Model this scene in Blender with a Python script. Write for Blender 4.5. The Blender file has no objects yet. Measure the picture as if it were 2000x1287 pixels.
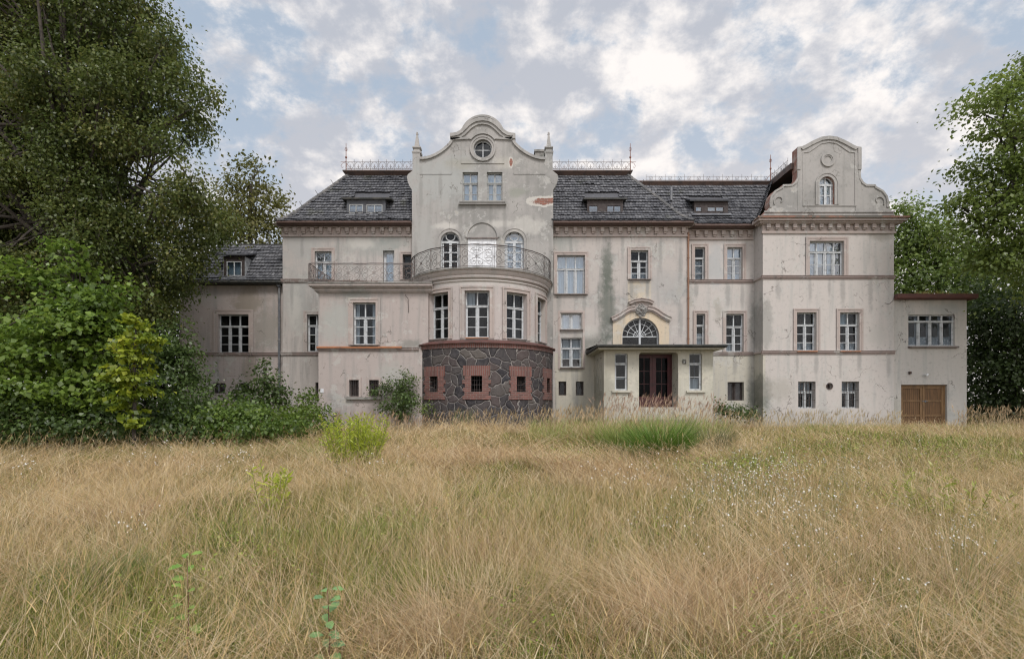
import bpy, bmesh, math, random
import numpy as np
from mathutils import Vector
from mathutils.geometry import tessellate_polygon
random.seed(7); RNG = np.random.default_rng(11)
sc = bpy.context.scene; COL = sc.collection
F = 1050.0; CZ = 1.6; HY = 790.0
# ---------------------------------------------------------------- camera
cam = bpy.data.cameras.new('camera'); camo = bpy.data.objects.new('camera', cam); COL.objects.link(camo)
camo.location = (0, 0, CZ); camo.rotation_euler = (math.radians(90), 0, 0)
cam.sensor_width = 36; cam.lens = F/2000*36; cam.shift_y = (HY-643.5)/2000; cam.clip_start = .1; cam.clip_end = 3000
sc.camera = camo
# ---------------------------------------------------------------- node helper
def nn(nt, t, ins=None, **props):
    n = nt.nodes.new(t)
    for k, v in props.items(): setattr(n, k, v)
    for k, v in (ins or {}).items():
        s = n.inputs[k]
        if isinstance(v, bpy.types.NodeSocket): nt.links.new(v, s)
        else: s.default_value = v
    return n
def c4(c): return (c[0], c[1], c[2], 1.0)
def mth(nt, op, a, b=None, clamp=False):
    d = {0: a}
    if b is not None: d[1] = b
    return nn(nt, 'ShaderNodeMath', d, operation=op, use_clamp=clamp).outputs[0]
def mixc(nt, f, a, b, mode='MIX'):
    a = c4(a) if isinstance(a, tuple) else a; b = c4(b) if isinstance(b, tuple) else b
    return nn(nt, 'ShaderNodeMix', {0: f, 6: a, 7: b}, data_type='RGBA', blend_type=mode).outputs[2]
def ramp(nt, f, pts, interp='LINEAR'):
    n = nn(nt, 'ShaderNodeValToRGB', {0: f}); cr = n.color_ramp; cr.interpolation = interp
    while len(cr.elements) < len(pts): cr.elements.new(.5)
    for e, (p, c) in zip(cr.elements, pts):
        e.position = p; e.color = c4(c) if isinstance(c, tuple) else (c, c, c, 1)
    return n.outputs[0]
def sstep(nt, v, a, b):
    return nn(nt, 'ShaderNodeMapRange', {0: v, 1: a, 2: b, 3: 0.0, 4: 1.0}, interpolation_type='SMOOTHSTEP').outputs[0]
def noise(nt, vec, scale, detail=6, rough=.6, dist=0.0):
    return nn(nt, 'ShaderNodeTexNoise', {'Vector': vec, 'Scale': scale, 'Detail': detail, 'Roughness': rough, 'Distortion': dist}).outputs[0]
# ---------------------------------------------------------------- world: cloudy evening sky
SUN_EL, SUN_AZ = math.radians(51), math.radians(163)    # azimuth measured from +Y clockwise: behind the photographer, a little right
wd = bpy.data.worlds.new('World'); sc.world = wd; wd.use_nodes = True
nt = wd.node_tree; nt.nodes.clear()
tc = nn(nt, 'ShaderNodeTexCoord').outputs['Generated']
sx = nn(nt, 'ShaderNodeSeparateXYZ', {0: tc})
zc = mth(nt, 'MAXIMUM', sx.outputs[2], 0.0)
den = mth(nt, 'ADD', zc, .42)
pv = nn(nt, 'ShaderNodeCombineXYZ', {0: mth(nt, 'DIVIDE', sx.outputs[0], den), 1: mth(nt, 'DIVIDE', sx.outputs[1], den), 2: 0.37}).outputs[0]
def cn(scale, detail, rough, loc, dist=.1): return noise(nt, nn(nt, 'ShaderNodeMapping', {0: pv, 1: loc}).outputs[0], scale, detail, rough, dist)
n1 = cn(6.6, 10, .62, (3.1, 1.7, 0)); n3 = cn(2.2, 2, .5, (5.3, 2.2, 0)); n4 = cn(15, 6, .6, (1, 2, 0))
dens = mth(nt, 'ADD', mth(nt, 'ADD', mth(nt, 'MULTIPLY', n1, .60), mth(nt, 'MULTIPLY', n4, .14)), mth(nt, 'MULTIPLY', n3, .26))
sky = nn(nt, 'ShaderNodeTexSky', {}, sky_type='NISHITA', sun_disc=False, sun_elevation=SUN_EL, sun_rotation=SUN_AZ, air_density=1.3, dust_density=1.0).outputs[0]
blue = mixc(nt, .88, sky, (3.75, 4.55, 5.6))
cov = sstep(nt, dens, .405, .505)
thick = sstep(nt, mth(nt, 'ADD', mth(nt, 'MULTIPLY', cn(8.0, 8, .6, (4.13, 9.05, 0)), .6), mth(nt, 'MULTIPLY', cn(2.0, 3, .5, (8, 1, 0)), .4)), .395, .535)
cloud = mixc(nt, thick, (8.7, 8.3, 8.05), (4.4, 4.65, 5.25))
skyc = mixc(nt, cov, blue, cloud)
# brighter, whiter band low above the roofs
low = mth(nt, 'POWER', mth(nt, 'SUBTRACT', 1.0, zc), 4.6)
glx = mth(nt, 'SUBTRACT', sx.outputs[0], .22)
gl = mth(nt, 'EXPONENT', mth(nt, 'MULTIPLY', mth(nt, 'MULTIPLY', glx, glx), -5.0))
lowm = mth(nt, 'MULTIPLY', low, mth(nt, 'ADD', .6, mth(nt, 'MULTIPLY', gl, 1.0)), True)
skyc = mixc(nt, lowm, skyc, (9.2, 8.5, 8.1))
# overcast dome brighter overhead; the boost behind the photographer is added fill light
bk = sstep(nt, sx.outputs[1], .55, -.35)
up = sstep(nt, zc, .62, .95)
bst = mth(nt, 'ADD', 1.0, mth(nt, 'MULTIPLY', mth(nt, 'MAXIMUM', bk, up), .7))
skyc = mixc(nt, 1.0, skyc, nn(nt, 'ShaderNodeCombineXYZ', {0: bst, 1: bst, 2: bst}).outputs[0], 'MULTIPLY')
bg = nn(nt, 'ShaderNodeBackground', {0: skyc, 1: .07})
nt.links.new(bg.outputs[0], nn(nt, 'ShaderNodeOutputWorld').inputs[0])
wd.cycles.sampling_method = 'MANUAL'; wd.cycles.sample_map_resolution = 512
# ---------------------------------------------------------------- sun: soft light through cloud
sl = bpy.data.lights.new('sun', 'SUN'); sl.energy = 1.5; sl.angle = math.radians(16); sl.color = (1, .95, .91)
so = bpy.data.objects.new('sun', sl); COL.objects.link(so)
d = Vector((math.sin(SUN_AZ)*math.cos(SUN_EL), math.cos(SUN_AZ)*math.cos(SUN_EL), math.sin(SUN_EL)))
so.rotation_euler = (-d).to_track_quat('-Z', 'Y').to_euler(); so.location = (0, 0, 40)
sc.view_settings.view_transform = 'Standard'; sc.view_settings.look = 'None'; sc.view_settings.exposure = .74
sc.view_settings.gamma = 1; sc.view_settings.use_curve_mapping = False
sc.cycles.use_denoising = True; sc.cycles.filter_width = 1.2
sc.cycles.max_bounces = 6; sc.cycles.diffuse_bounces = 3; sc.cycles.transparent_max_bounces = 12
sc.cycles.caustics_reflective = False; sc.cycles.caustics_refractive = False
# ---------------------------------------------------------------- pixel <-> world
def X(px, Y): return (px-1000)*Y/F
def Z(py, Y): return CZ+(HY-py)*Y/F
def P(px, py, Y): return np.array((X(px, Y), Y, Z(py, Y)))
# ---------------------------------------------------------------- mesh helper
WL = {}
class MB:
    def __init__(s): s.v = []; s.f = []; s.m = []
    def add(s, vs, fs, mi=0, T=None):
        b = len(s.v)
        s.v += [tuple(T(*v)) if T else tuple(v) for v in vs]
        s.f += [tuple(i+b for i in f) for f in fs]; s.m += [mi]*len(fs)
    def box(s, x0, x1, y0, y1, z0, z1, mi=0, T=None):
        vs = [(x, y, z) for x in (x0, x1) for y in (y0, y1) for z in (z0, z1)]
        s.add(vs, [(0, 1, 3, 2), (4, 6, 7, 5), (0, 4, 5, 1), (2, 3, 7, 6), (0, 2, 6, 4), (1, 5, 7, 3)], mi, T)
    def tube(s, pts, r, n=5, mi=0, r1=None, T=None):
        pts = [Vector(T(*p)) if T else Vector(p) for p in pts]; k = len(pts); vs = []; fs = []
        prev = None
        for i, p in enumerate(pts):
            t = (pts[min(i+1, k-1)]-pts[max(i-1, 0)])
            t = t.normalized() if t.length > 1e-9 else Vector((0, 0, 1))
            if prev is None:
                a = t.cross(Vector((0, 0, 1)) if abs(t.z) < .9 else Vector((1, 0, 0)))
            else: a = prev-t*prev.dot(t)
            a.normalize(); prev = a; b = t.cross(a)
            rr = r if r1 is None else r+(r1-r)*i/max(1, k-1)
            for j in range(n):
                w = 2*math.pi*(j+.5)/n; vs.append(p+a*(rr*math.cos(w))+b*(rr*math.sin(w)))
        for i in range(k-1):
            for j in range(n):
                fs.append((i*n+j, i*n+(j+1) % n, (i+1)*n+(j+1) % n, (i+1)*n+j))
        fs += [tuple(range(n-1, -1, -1)), tuple((k-1)*n+j for j in range(n))]
        s.add(vs, fs, mi)
    def prism(s, outline, holes, y0, y1, mi=0, mr=None, T=None, back=True):
        """outline/holes in (x,z); front at y0, back at y1"""
        mr = mi if mr is None else mr
        loops = [outline]+list(holes)
        tris = tessellate_polygon([[Vector((p[0], p[1], 0)) for p in l] for l in loops])
        pts = [p for l in loops for p in l]; n = len(pts)
        s.add([(p[0], y0, p[1]) for p in pts], [tuple(t) for t in tris], mi, T)
        if back: s.add([(p[0], y1, p[1]) for p in pts], [tuple(t) for t in tris], mi, T)
        for l in loops:
            k = len(l); vs = [(p[0], y0, p[1]) for p in l]+[(p[0], y1, p[1]) for p in l]
            s.add(vs, [(i, (i+1) % k, k+(i+1) % k, k+i) for i in range(k)], mr, T)
    def ring(s, outer, inner, y0, y1, mi=0, T=None):
        """band between two loops of equal count"""
        k = len(outer); vs = [(p[0], y0, p[1]) for p in outer]+[(p[0], y0, p[1]) for p in inner]
        vs += [(p[0], y1, p[1]) for p in outer]+[(p[0], y1, p[1]) for p in inner]
        fs = []
        for i in range(k):
            j = (i+1) % k
            fs += [(i, j, k+j, k+i), (i, j, 2*k+j, 2*k+i), (k+i, k+j, 3*k+j, 3*k+i)]
        s.add(vs, fs, mi, T)
    def band(s, path, off0, off1, y0, y1, mi=0, T=None):
        """open strip following a path in (x,z), between normal offsets off0 and off1"""
        a = offset(path, off0); b = offset(path, off1); k = len(path)
        vs = [(p[0], y0, p[1]) for p in a]+[(p[0], y0, p[1]) for p in b]+[(p[0], y1, p[1]) for p in a]+[(p[0], y1, p[1]) for p in b]
        fs = []
        for i in range(k-1):
            fs += [(i, i+1, k+i+1, k+i), (i, i+1, 2*k+i+1, 2*k+i), (k+i, k+i+1, 3*k+i+1, 3*k+i)]
        fs += [(0, k, 3*k, 2*k), (k-1, 2*k-1, 4*k-1, 3*k-1)]
        s.add(vs, fs, mi, T)
    def lathe(s, prof, c, n=24, mi=0, a0=0, a1=2*math.pi):
        k = len(prof); vs = []; full = abs(a1-a0-2*math.pi) < 1e-6; m = n if full else n+1
        for i in range(m):
            a = a0+(a1-a0)*i/n
            for r, z in prof: vs.append((c[0]+r*math.sin(a), c[1]-r*math.cos(a), c[2]+z))
        fs = []
        for i in range(n):
            j = (i+1) % m
            for q in range(k-1): fs.append((i*k+q, j*k+q, j*k+q+1, i*k+q+1))
        s.add(vs, fs, mi)
    def build(s, name, mats, parent=None, origin=None, smooth=False):
        me = bpy.data.meshes.new(name)
        pw = Vector(WL[parent.name]) if parent else Vector((0, 0, 0))
        o = Vector(origin) if origin is not None else pw
        me.from_pydata([(v[0]-o[0], v[1]-o[1], v[2]-o[2]) for v in s.v], [], s.f)
        mats = mats if isinstance(mats, (list, tuple)) else [mats]
        for m in mats: me.materials.append(m)
        if len(mats) > 1: me.polygons.foreach_set('material_index', s.m)
        if smooth: me.polygons.foreach_set('use_smooth', [True]*len(s.f))
        me.update()
        ob = bpy.data.objects.new(name, me); COL.objects.link(ob)
        ob.parent = parent; ob.location = o-pw; WL[ob.name] = tuple(o)
        return ob
def offset(path, d):
    out = []
    for i, p in enumerate(path):
        a = path[max(i-1, 0)]; b = path[min(i+1, len(path)-1)]
        tx, tz = b[0]-a[0], b[1]-a[1]; l = math.hypot(tx, tz) or 1
        out.append((p[0]-tz/l*d, p[1]+tx/l*d))
    return out
def empty(name, loc, label, cat, group=None):
    o = bpy.data.objects.new(name, None); COL.objects.link(o); o.location = loc; WL[o.name] = tuple(loc)
    tag(o, label, cat, group); return o
def tag(o, label=None, cat=None, group=None, kind=None):
    for k, v in (('label', label), ('category', cat), ('group', group), ('kind', kind)):
        if v: o[k] = v
    return o
def rect(x0, x1, z0, z1): return [(x0, z0), (x1, z0), (x1, z1), (x0, z1)]
def arch(x0, x1, z0, zs, n=14):
    """rect with a round head springing at zs"""
    c = (x0+x1)/2; r = (x1-x0)/2
    return [(x0, z0), (x1, z0)]+[(c+r*math.cos(a), zs+r*math.sin(a)) for a in np.linspace(0, math.pi, n)]
def rrect(x0, x1, z0, z1, r, n=5):
    p = [(x0, z0), (x1, z0)]
    for a in np.linspace(0, math.pi/2, n): p.append((x1-r+r*math.cos(a), z1-r+r*math.sin(a)))
    for a in np.linspace(math.pi/2, math.pi, n): p.append((x0+r+r*math.cos(a), z1-r+r*math.sin(a)))
    return p
def circ(cx, cz, r, n=28, a0=0, a1=None):
    a1 = a0+2*math.pi*(n-1)/n if a1 is None else a1
    return [(cx+r*math.cos(a), cz+r*math.sin(a)) for a in np.linspace(a0, a1, n)]
def npmesh(name, verts, quads, mats, parent=None, origin=None, col=None, mi=None, var=None):
    """mesh of quads from numpy arrays (world space)"""
    me = bpy.data.meshes.new(name); o = np.array(origin if origin is not None else (0, 0, 0), float)
    v = (verts-o).astype(np.float32); nv, nf = len(v), len(quads)
    me.vertices.add(nv); me.vertices.foreach_set('co', v.ravel())
    me.loops.add(nf*4); me.loops.foreach_set('vertex_index', quads.astype(np.int32).ravel())
    me.polygons.add(nf); me.polygons.foreach_set('loop_start', np.arange(nf, dtype=np.int32)*4)
    for m in (mats if isinstance(mats, (list, tuple)) else [mats]): me.materials.append(m)
    if mi is not None: me.polygons.foreach_set('material_index', mi.astype(np.int32))
    if col is not None:
        a = me.attributes.new('tint', 'FLOAT_COLOR', 'POINT')
        a.data.foreach_set('color', np.hstack([col, np.ones((nv, 1))]).astype(np.float32).ravel())
    if var is not None:
        a = me.attributes.new('var', 'FLOAT', 'POINT'); a.data.foreach_set('value', var.astype(np.float32))
    me.update(calc_edges=True)
    ob = bpy.data.objects.new(name, me); COL.objects.link(ob)
    pw = np.array(WL[parent.name]) if parent else np.zeros(3)
    ob.parent = parent; ob.location = o-pw; WL[ob.name] = tuple(o)
    return ob
# ---------------------------------------------------------------- materials
def newmat(name):
    m = bpy.data.materials.new(name); m.use_nodes = True; nt = m.node_tree
    b = nt.nodes['Principled BSDF']; b.inputs['Roughness'].default_value = .85
    b.inputs['Specular IOR Level'].default_value = .25
    return m, nt, b
def bump(nt, b, h, strength=.3, dist=.03):
    nt.links.new(nn(nt, 'ShaderNodeBump', {'Height': h, 'Strength': strength, 'Distance': dist}).outputs[0], b.inputs['Normal'])
def pos(nt): return nn(nt, 'ShaderNodeNewGeometry').outputs['Position']
def plaster(name, base, grey=(.26, .258, .245), light=(.47, .46, .43), dirt=(.15, .145, .13), greyness=.5, stains=(), zones=(), bricks=()):
    m, nt, b = newmat(name); p = pos(nt); s = nn(nt, 'ShaderNodeSeparateXYZ', {0: p})
    nz = noise(nt, p, .55, 5, .6); nm = noise(nt, p, 1.7, 9, .68); nf = noise(nt, p, 7, 8, .7)
    col = mixc(nt, 0.0, base, base)
    for (x0, x1, z0, z1, c) in zones:           # differently painted areas
        w = mth(nt, 'MULTIPLY', mth(nt, 'MULTIPLY', sstep(nt, s.outputs[0], x0-.03, x0+.03), sstep(nt, s.outputs[0], x1+.03, x1-.03)),
                mth(nt, 'MULTIPLY', sstep(nt, s.outputs[2], z0-.03, z0+.03), sstep(nt, s.outputs[2], z1+.03, z1-.03)))
        col = mixc(nt, w, col, c)
    col = mixc(nt, mth(nt, 'MULTIPLY', sstep(nt, mth(nt, 'ADD', mth(nt, 'MULTIPLY', nz, .7), mth(nt, 'MULTIPLY', nm, .3)), .60-.22*greyness, .70-.16*greyness), .9), col, grey)
    st = noise(nt, nn(nt, 'ShaderNodeMapping', {0: p, 3: (2.6, 2.6, .22)}).outputs[0], 1.3, 6, .6)    # water runs
    col = mixc(nt, mth(nt, 'MULTIPLY', sstep(nt, st, .48, .68), .6), col, grey)
    s2 = noise(nt, nn(nt, 'ShaderNodeMapping', {0: p, 1: (7, 3, 1), 3: (5.5, 5.5, .3)}).outputs[0], 1.2, 6, .65)
    col = mixc(nt, mth(nt, 'MULTIPLY', mth(nt, 'MULTIPLY', sstep(nt, s2, .56, .74), sstep(nt, nz, .42, .6)), .55), col, tuple(q*.62 for q in grey))
    pe = mth(nt, 'ADD', mth(nt, 'MULTIPLY', nm, .75), mth(nt, 'MULTIPLY', nz, .3))
    col = mixc(nt, mth(nt, 'MULTIPLY', sstep(nt, pe, .575, .605), .5), col, light)        # flaked coats
    col = mixc(nt, mth(nt, 'MULTIPLY', sstep(nt, pe, .635, .645), .6), col, (.40, .37, .32))
    col = mixc(nt, mth(nt, 'MULTIPLY', sstep(nt, nf, .52, .74), .42), col, dirt)
    wob = mth(nt, 'MULTIPLY', mth(nt, 'SUBTRACT', noise(nt, p, 2.6, 7, .7), .5), 2.2)
    for (x, z, rx, rz, c, k) in stains:
        dx = mth(nt, 'DIVIDE', mth(nt, 'SUBTRACT', s.outputs[0], x), rx); dz = mth(nt, 'DIVIDE', mth(nt, 'SUBTRACT', s.outputs[2], z), rz)
        r = mth(nt, 'ADD', mth(nt, 'SQRT', mth(nt, 'ADD', mth(nt, 'MULTIPLY', dx, dx), mth(nt, 'MULTIPLY', dz, dz))), wob)
        col = mixc(nt, mth(nt, 'MULTIPLY', sstep(nt, r, 1.25, .35), k), col, c)
    # hairline cracks
    vo = nn(nt, 'ShaderNodeTexVoronoi', {'Vector': nn(nt, 'ShaderNodeVectorMath', {0: p, 1: nn(nt, 'ShaderNodeTexNoise', {'Vector': p, 'Scale': 2.5, 'Detail': 5}).outputs[1]}, operation='ADD').outputs[0], 'Scale': .8}, feature='DISTANCE_TO_EDGE').outputs[0]
    cr = mth(nt, 'MULTIPLY', sstep(nt, vo, .016, .004), sstep(nt, noise(nt, p, .8, 3), .54, .62))
    col = mixc(nt, mth(nt, 'MULTIPLY', cr, .8), col, (.10, .09, .08))
    sp = sstep(nt, noise(nt, p, 14, 2, .5), .74, .77)
    col = mixc(nt, mth(nt, 'MULTIPLY', sp, .6), col, (.09, .085, .08))
    h = mth(nt, 'ADD', mth(nt, 'MULTIPLY', nf, .4), mth(nt, 'MULTIPLY', sstep(nt, pe, .63, .65), -.6))
    for (x, z, rx, rz) in bricks:               # bare brick where the render has come off
        dx = mth(nt, 'DIVIDE', mth(nt, 'SUBTRACT', s.outputs[0], x), rx); dz = mth(nt, 'DIVIDE', mth(nt, 'SUBTRACT', s.outputs[2], z), rz)
        r = mth(nt, 'ADD', mth(nt, 'SQRT', mth(nt, 'ADD', mth(nt, 'MULTIPLY', dx, dx), mth(nt, 'MULTIPLY', dz, dz))), wob)
        q = nn(nt, 'ShaderNodeCombineXYZ', {0: s.outputs[0], 1: s.outputs[2], 2: 0.0}).outputs[0]
        br = nn(nt, 'ShaderNodeTexBrick', {'Vector': q, 'Color1': (.26, .10, .07, 1), 'Color2': (.17, .08, .06, 1), 'Mortar': (.26, .22, .19, 1), 'Scale': 1.0, 'Mortar Size': .008, 'Brick Width': .25, 'Row Height': .077}).outputs[0]
        col = mixc(nt, sstep(nt, r, 1.5, 1.4), col, (.46, .44, .40))
        col = mixc(nt, sstep(nt, r, .95, .85), col, br)
    nt.links.new(col, b.inputs['Base Color']); bump(nt, b, h, .45, .02)
    return m
def simple(name, base, alt=None, scale=6, rough=.8, metal=0.0, bmp=.25, spec=.25, thr=(.45, .65)):
    m, nt, b = newmat(name); p = pos(nt); n = noise(nt, p, scale, 8, .65)
    col = mixc(nt, sstep(nt, n, *thr), base, alt or tuple(x*.6 for x in base))
    nt.links.new(col, b.inputs['Base Color']); b.inputs['Roughness'].default_value = rough; b.inputs['Metallic'].default_value = metal
    b.inputs['Specular IOR Level'].default_value = spec
    if bmp: bump(nt, b, n, bmp, .01)
    return m
MOSS = (.10, .115, .095); PINK = (.42, .385, .357); GREY = (.31, .315, .295)
BROWN = (.22, .19, .15); PALE = (.50, .48, .44); CREAM = (.46, .435, .365)
x25 = lambda px: X(px, 25); z25 = lambda py: Z(py, 25)
S_main = [(x25(1186), z25(520), .30, 1.2, MOSS, .75), (x25(1187), z25(600), .45, 1.9, MOSS, .75), (x25(1160), z25(668), 1.1, .55, MOSS, .6), (x25(1300), z25(560), 1.2, .9, (.32, .32, .31), .5),
          (x25(720), z25(480), 1.5, .55, (.30, .31, .29), .75), (x25(705), z25(475), .7, .35, PALE, .7), (x25(768), z25(474), .8, .4, (.26, .28, .26), .6),
          (x25(580), z25(590), .7, 1.6, (.33, .33, .31), .8), (x25(575), z25(600), .35, 1.1, PALE, .6), (x25(600), z25(480), 1.3, 1.1, (.34, .345, .33), .6),
          (x25(1100), z25(470), .8, .6, (.27, .29, .27), .6), (x25(1150), z25(650), .5, .35, PALE, .5)]
S_main += [(X(px, 25), Z(py, 25)-l*.5, .10, l*.75, (.24, .24, .225), .55) for px, py, l in ((1090, 579, .7), (1141, 579, 1.0), (1115, 465, .9), (1216, 465, 1.1), (1290, 465, 1.4), (1330, 465, 1.8), (1233, 550, .6), (1265, 550, .7), (1330, 600, 1.2), (570, 552, 1.2), (590, 465, .8), (660, 465, 1.0))]
M_MAIN = plaster('plaster_weathered_pink', PINK, stains=S_main, greyness=.35, zones=[(2.0, 8.3, -1, Z(690, 25), CREAM), (x25(1226), x25(1272), z25(606), z25(550), (.49, .43, .335))])
S_gab = [(X(870, 24.7), Z(350, 24.7), 2.0, 1.3, (.34, .35, .335), .7), (X(1010, 24.7), Z(375, 24.7), .5, .25, (.24, .25, .21), .7), (X(900, 24.7), Z(322, 24.7), .8, .3, (.30, .29, .25), .7),
         (X(985, 24.7), Z(318, 24.7), .6, .3, (.42, .40, .35), .6), (X(870, 24.7), Z(441, 24.7), .6, .2, PALE, .8), (X(975, 24.7), Z(437, 24.7), .7, .18, PALE, .7), (X(1030, 24.7), Z(440, 24.7), .9, .45, PALE, .6),
         (X(830, 24.7), Z(470, 24.7), .5, 1.3, (.35, .35, .33), .6), (X(1060, 24.7), Z(300, 24.7), .5, .5, (.25, .25, .24), .6)]
S_gab += [(X(px, 24.7), Z(py, 24.7)-l*.5, .11, l*.8, (.215, .21, .195), .5) for px, py, l in ((899, 402, 1.1), (986, 402, 1.4), (925, 402, .7), (958, 402, .8), (822, 345, 1.5), (1058, 345, 1.6), (860, 345, .8), (1030, 345, .9), (812, 480, 1.2), (1075, 480, 1.3), (890, 268, .5), (996, 268, .6))]
M_GABLE = plaster('plaster_grey_gable', (.34, .325, .305), grey=(.245, .24, .225), stains=S_gab, greyness=.75,
                  bricks=[(X(1064, 24.7), Z(393, 24.7), .62, .17), (X(998, 24.7), Z(318, 24.7), .07, .2)])
S_wing = [(X(1478, 25.4), Z(640, 25.4), .35, 1.2, MOSS, .6), (X(1476, 25.4), Z(770, 25.4), .45, .9, MOSS, .7), (X(1435, 25.4), Z(610, 25.4), .7, .25, PALE, .7), (X(1398, 25.4), Z(520, 25.4), .5, 1.1, (.36, .37, .37), .7), (X(1404, 25.4), Z(608, 25.4), .2, .5, (.33, .31, .27), .7),
          (X(1497, 24.6), Z(640, 24.6), .35, 1.0, (.36, .345, .32), .8), (X(1720, 24.6), Z(460, 24.6), .65, .28, (.27, .25, .22), .75), (X(1715, 24.6), Z(655, 24.6), .5, .6, (.42, .40, .37), .7), (X(1520, 24.6), Z(760, 24.6), .9, .6, (.35, .33, .29), .6)]
def drips(Y, lst, c=(.25, .245, .23), k=.55):
    out = []
    for px, py, l in lst: out.append((X(px, Y), Z(py, Y)-l*.5, .085+.03*(px % 3), l*.75, c, k))
    return out
S_wing += drips(24.6, [(1582, 545, .9), (1646, 545, 1.2), (1620, 545, .6), (1557, 692, .8), (1594, 692, 1.0), (1641, 692, .9), (1678, 692, .7), (1700, 545, 1.3), (1520, 545, .9), (1735, 692, 1.0)])+drips(25.5, [(1421, 553, .9), (1450, 553, 1.1), (1360, 553, .7), (1435, 695, .9)])
M_WING = plaster('plaster_pale_pink', (.475, .44, .41), grey=(.37, .365, .345), greyness=.2, stains=S_wing, zones=[(8.1, 11.6, -1, Z(690, 25.5), (.46, .435, .37))])
S_left = [(X(485, 25.3), Z(590, 25.3), .9, .9, BROWN, .75), (X(520, 25.3), Z(640, 25.3), .8, 1.3, (.25, .235, .205), .7), (X(487, 25.3), Z(725, 25.3), .4, .9, BROWN, .7), (X(400, 25.3), Z(580, 25.3), .9, .5, (.33, .32, .30), .5),
          (X(660, 22.5), Z(630, 22.5), .8, 1.0, (.36, .365, .34), .8), (X(690, 22.5), Z(575, 22.5), .9, .25, (.24, .24, .22), .7), (X(800, 22.5), Z(672, 22.5), .5, .25, (.2, .2, .18), .7), (X(770, 22.5), Z(730, 22.5), .7, .6, (.36, .36, .33), .7)]
M_LEFT = plaster('plaster_stained_left', (.395, .345, .32), stains=S_left, greyness=.35)
M_BAY = plaster('plaster_bay', (.425, .38, .358), grey=(.34, .335, .315), greyness=.3, stains=[(X(1068, 23), Z(610, 23), .5, 1.2, (.36, .33, .29), .6), (X(940, 22), Z(552, 22), 2.4, .16, PALE, .5)])
M_PORCH = plaster('plaster_cream', (.47, .45, .38), grey=(.40, .385, .31), light=(.55, .52, .43), greyness=.15, stains=[(X(1195, 22.4), Z(715, 22.4), .3, .5, (.38, .35, .28), .6), (X(1170, 23.5), Z(760, 23.5), .5, .7, (.28, .27, .22), .7)])
M_COURSE = plaster('plaster_course', (.27, .215, .195), grey=(.2, .185, .17), greyness=.3)  # string courses coloured darker to stand in for shade on their undersides
M_TRIM = plaster('plaster_trim_pink', (.385, .325, .295), grey=(.32, .30, .28), greyness=.25)
M_ANNEX = plaster('plaster_annex', (.47, .445, .41), grey=(.36, .36, .34), greyness=.3, stains=[(X(1850, 24.7), Z(605, 24.7), .9, .3, (.36, .37, .36), .7), (X(1745, 24.6), Z(790, 24.6), .5, .4, (.33, .32, .28), .7)])
M_REDSIDE = simple('red_brick_edge', (.25, .13, .10), (.34, .27, .23), 3)
M_PAINT = simple('window_paint', (.48, .50, .51), (.26, .265, .26), 7, .6, thr=(.45, .72))
M_DOORW = simple('door_white_paint', (.70, .71, .72), (.52, .53, .54), 5, .55)
M_DARKF = simple('dark_brown_timber', (.045, .035, .033), (.07, .06, .055), 8, .6)
M_INT = simple('dark_room', (.03, .03, .028), (.02, .02, .02), 1, .9, bmp=0)  # near-black wall colour paints in the darkness of unlit rooms
M_RED = simple('oxblood_paint', (.075, .018, .02), (.045, .014, .015), 4, .45, spec=.4)
M_IRON = simple('rusty_iron', (.05, .045, .045), (.10, .065, .05), 10, .6, bmp=.1)
M_IRONP = simple('grey_iron', (.13, .115, .11), (.20, .15, .13), 10, .6, bmp=.1)
M_RUST = simple('rust_red', (.22, .085, .05), (.12, .06, .045), 8, .7)
M_GUT = simple('gutter_brown', (.12, .08, .068), (.10, .07, .06), 4, .5)
M_COPPER = simple('copper_pipe', (.22, .12, .075), (.20, .11, .07), 5, .5)
M_ZINC = simple('zinc_pipe', (.12, .125, .135), (.19, .19, .19), 5, .5)
M_CAP = simple('roof_cap_sheet', (.11, .075, .062), (.07, .055, .05), 3, .5)
M_TAR = simple('roofing_felt', (.05, .052, .05), (.085, .08, .07), 3, .85)
M_ORANGE = simple('orange_clay_edge', (.36, .16, .08), (.22, .12, .08), 3, .8)
M_SILL = simple('sill_sheet', (.17, .14, .125), (.10, .09, .085), 5, .6)
M_SLAB = simple('worn_concrete', (.26, .25, .23), (.15, .15, .135), 4, .9)
def m_wood(name, a, bb, gr):
    m, nt, b = newmat(name); p = pos(nt)
    n = noise(nt, nn(nt, 'ShaderNodeMapping', {0: p, 3: gr}).outputs[0], 3, 8, .65)
    s = nn(nt, 'ShaderNodeSeparateXYZ', {0: p})
    k = mth(nt, 'FRACT', mth(nt, 'MULTIPLY', s.outputs[0], 11.0))
    g = sstep(nt, mth(nt, 'ABSOLUTE', mth(nt, 'SUBTRACT', k, .5)), .46, .42)
    col = mixc(nt, sstep(nt, n, .35, .68), a, bb); col = mixc(nt, g, tuple(x*.3 for x in a), col) if gr[0] > 3 else col
    nt.links.new(col, b.inputs['Base Color']); b.inputs['Roughness'].default_value = .6; bump(nt, b, n, .3, .01)
    return m
M_WOODV = m_wood('garage_boards', (.17, .095, .045), (.10, .058, .03), (9, 9, .5))
M_WOODF = m_wood('garage_rails', (.21, .125, .06), (.13, .078, .04), (2, 2, .6))
M_OLDWOOD = m_wood('old_slats', (.14, .09, .07), (.26, .22, .19), (2, 8, 2))
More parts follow.
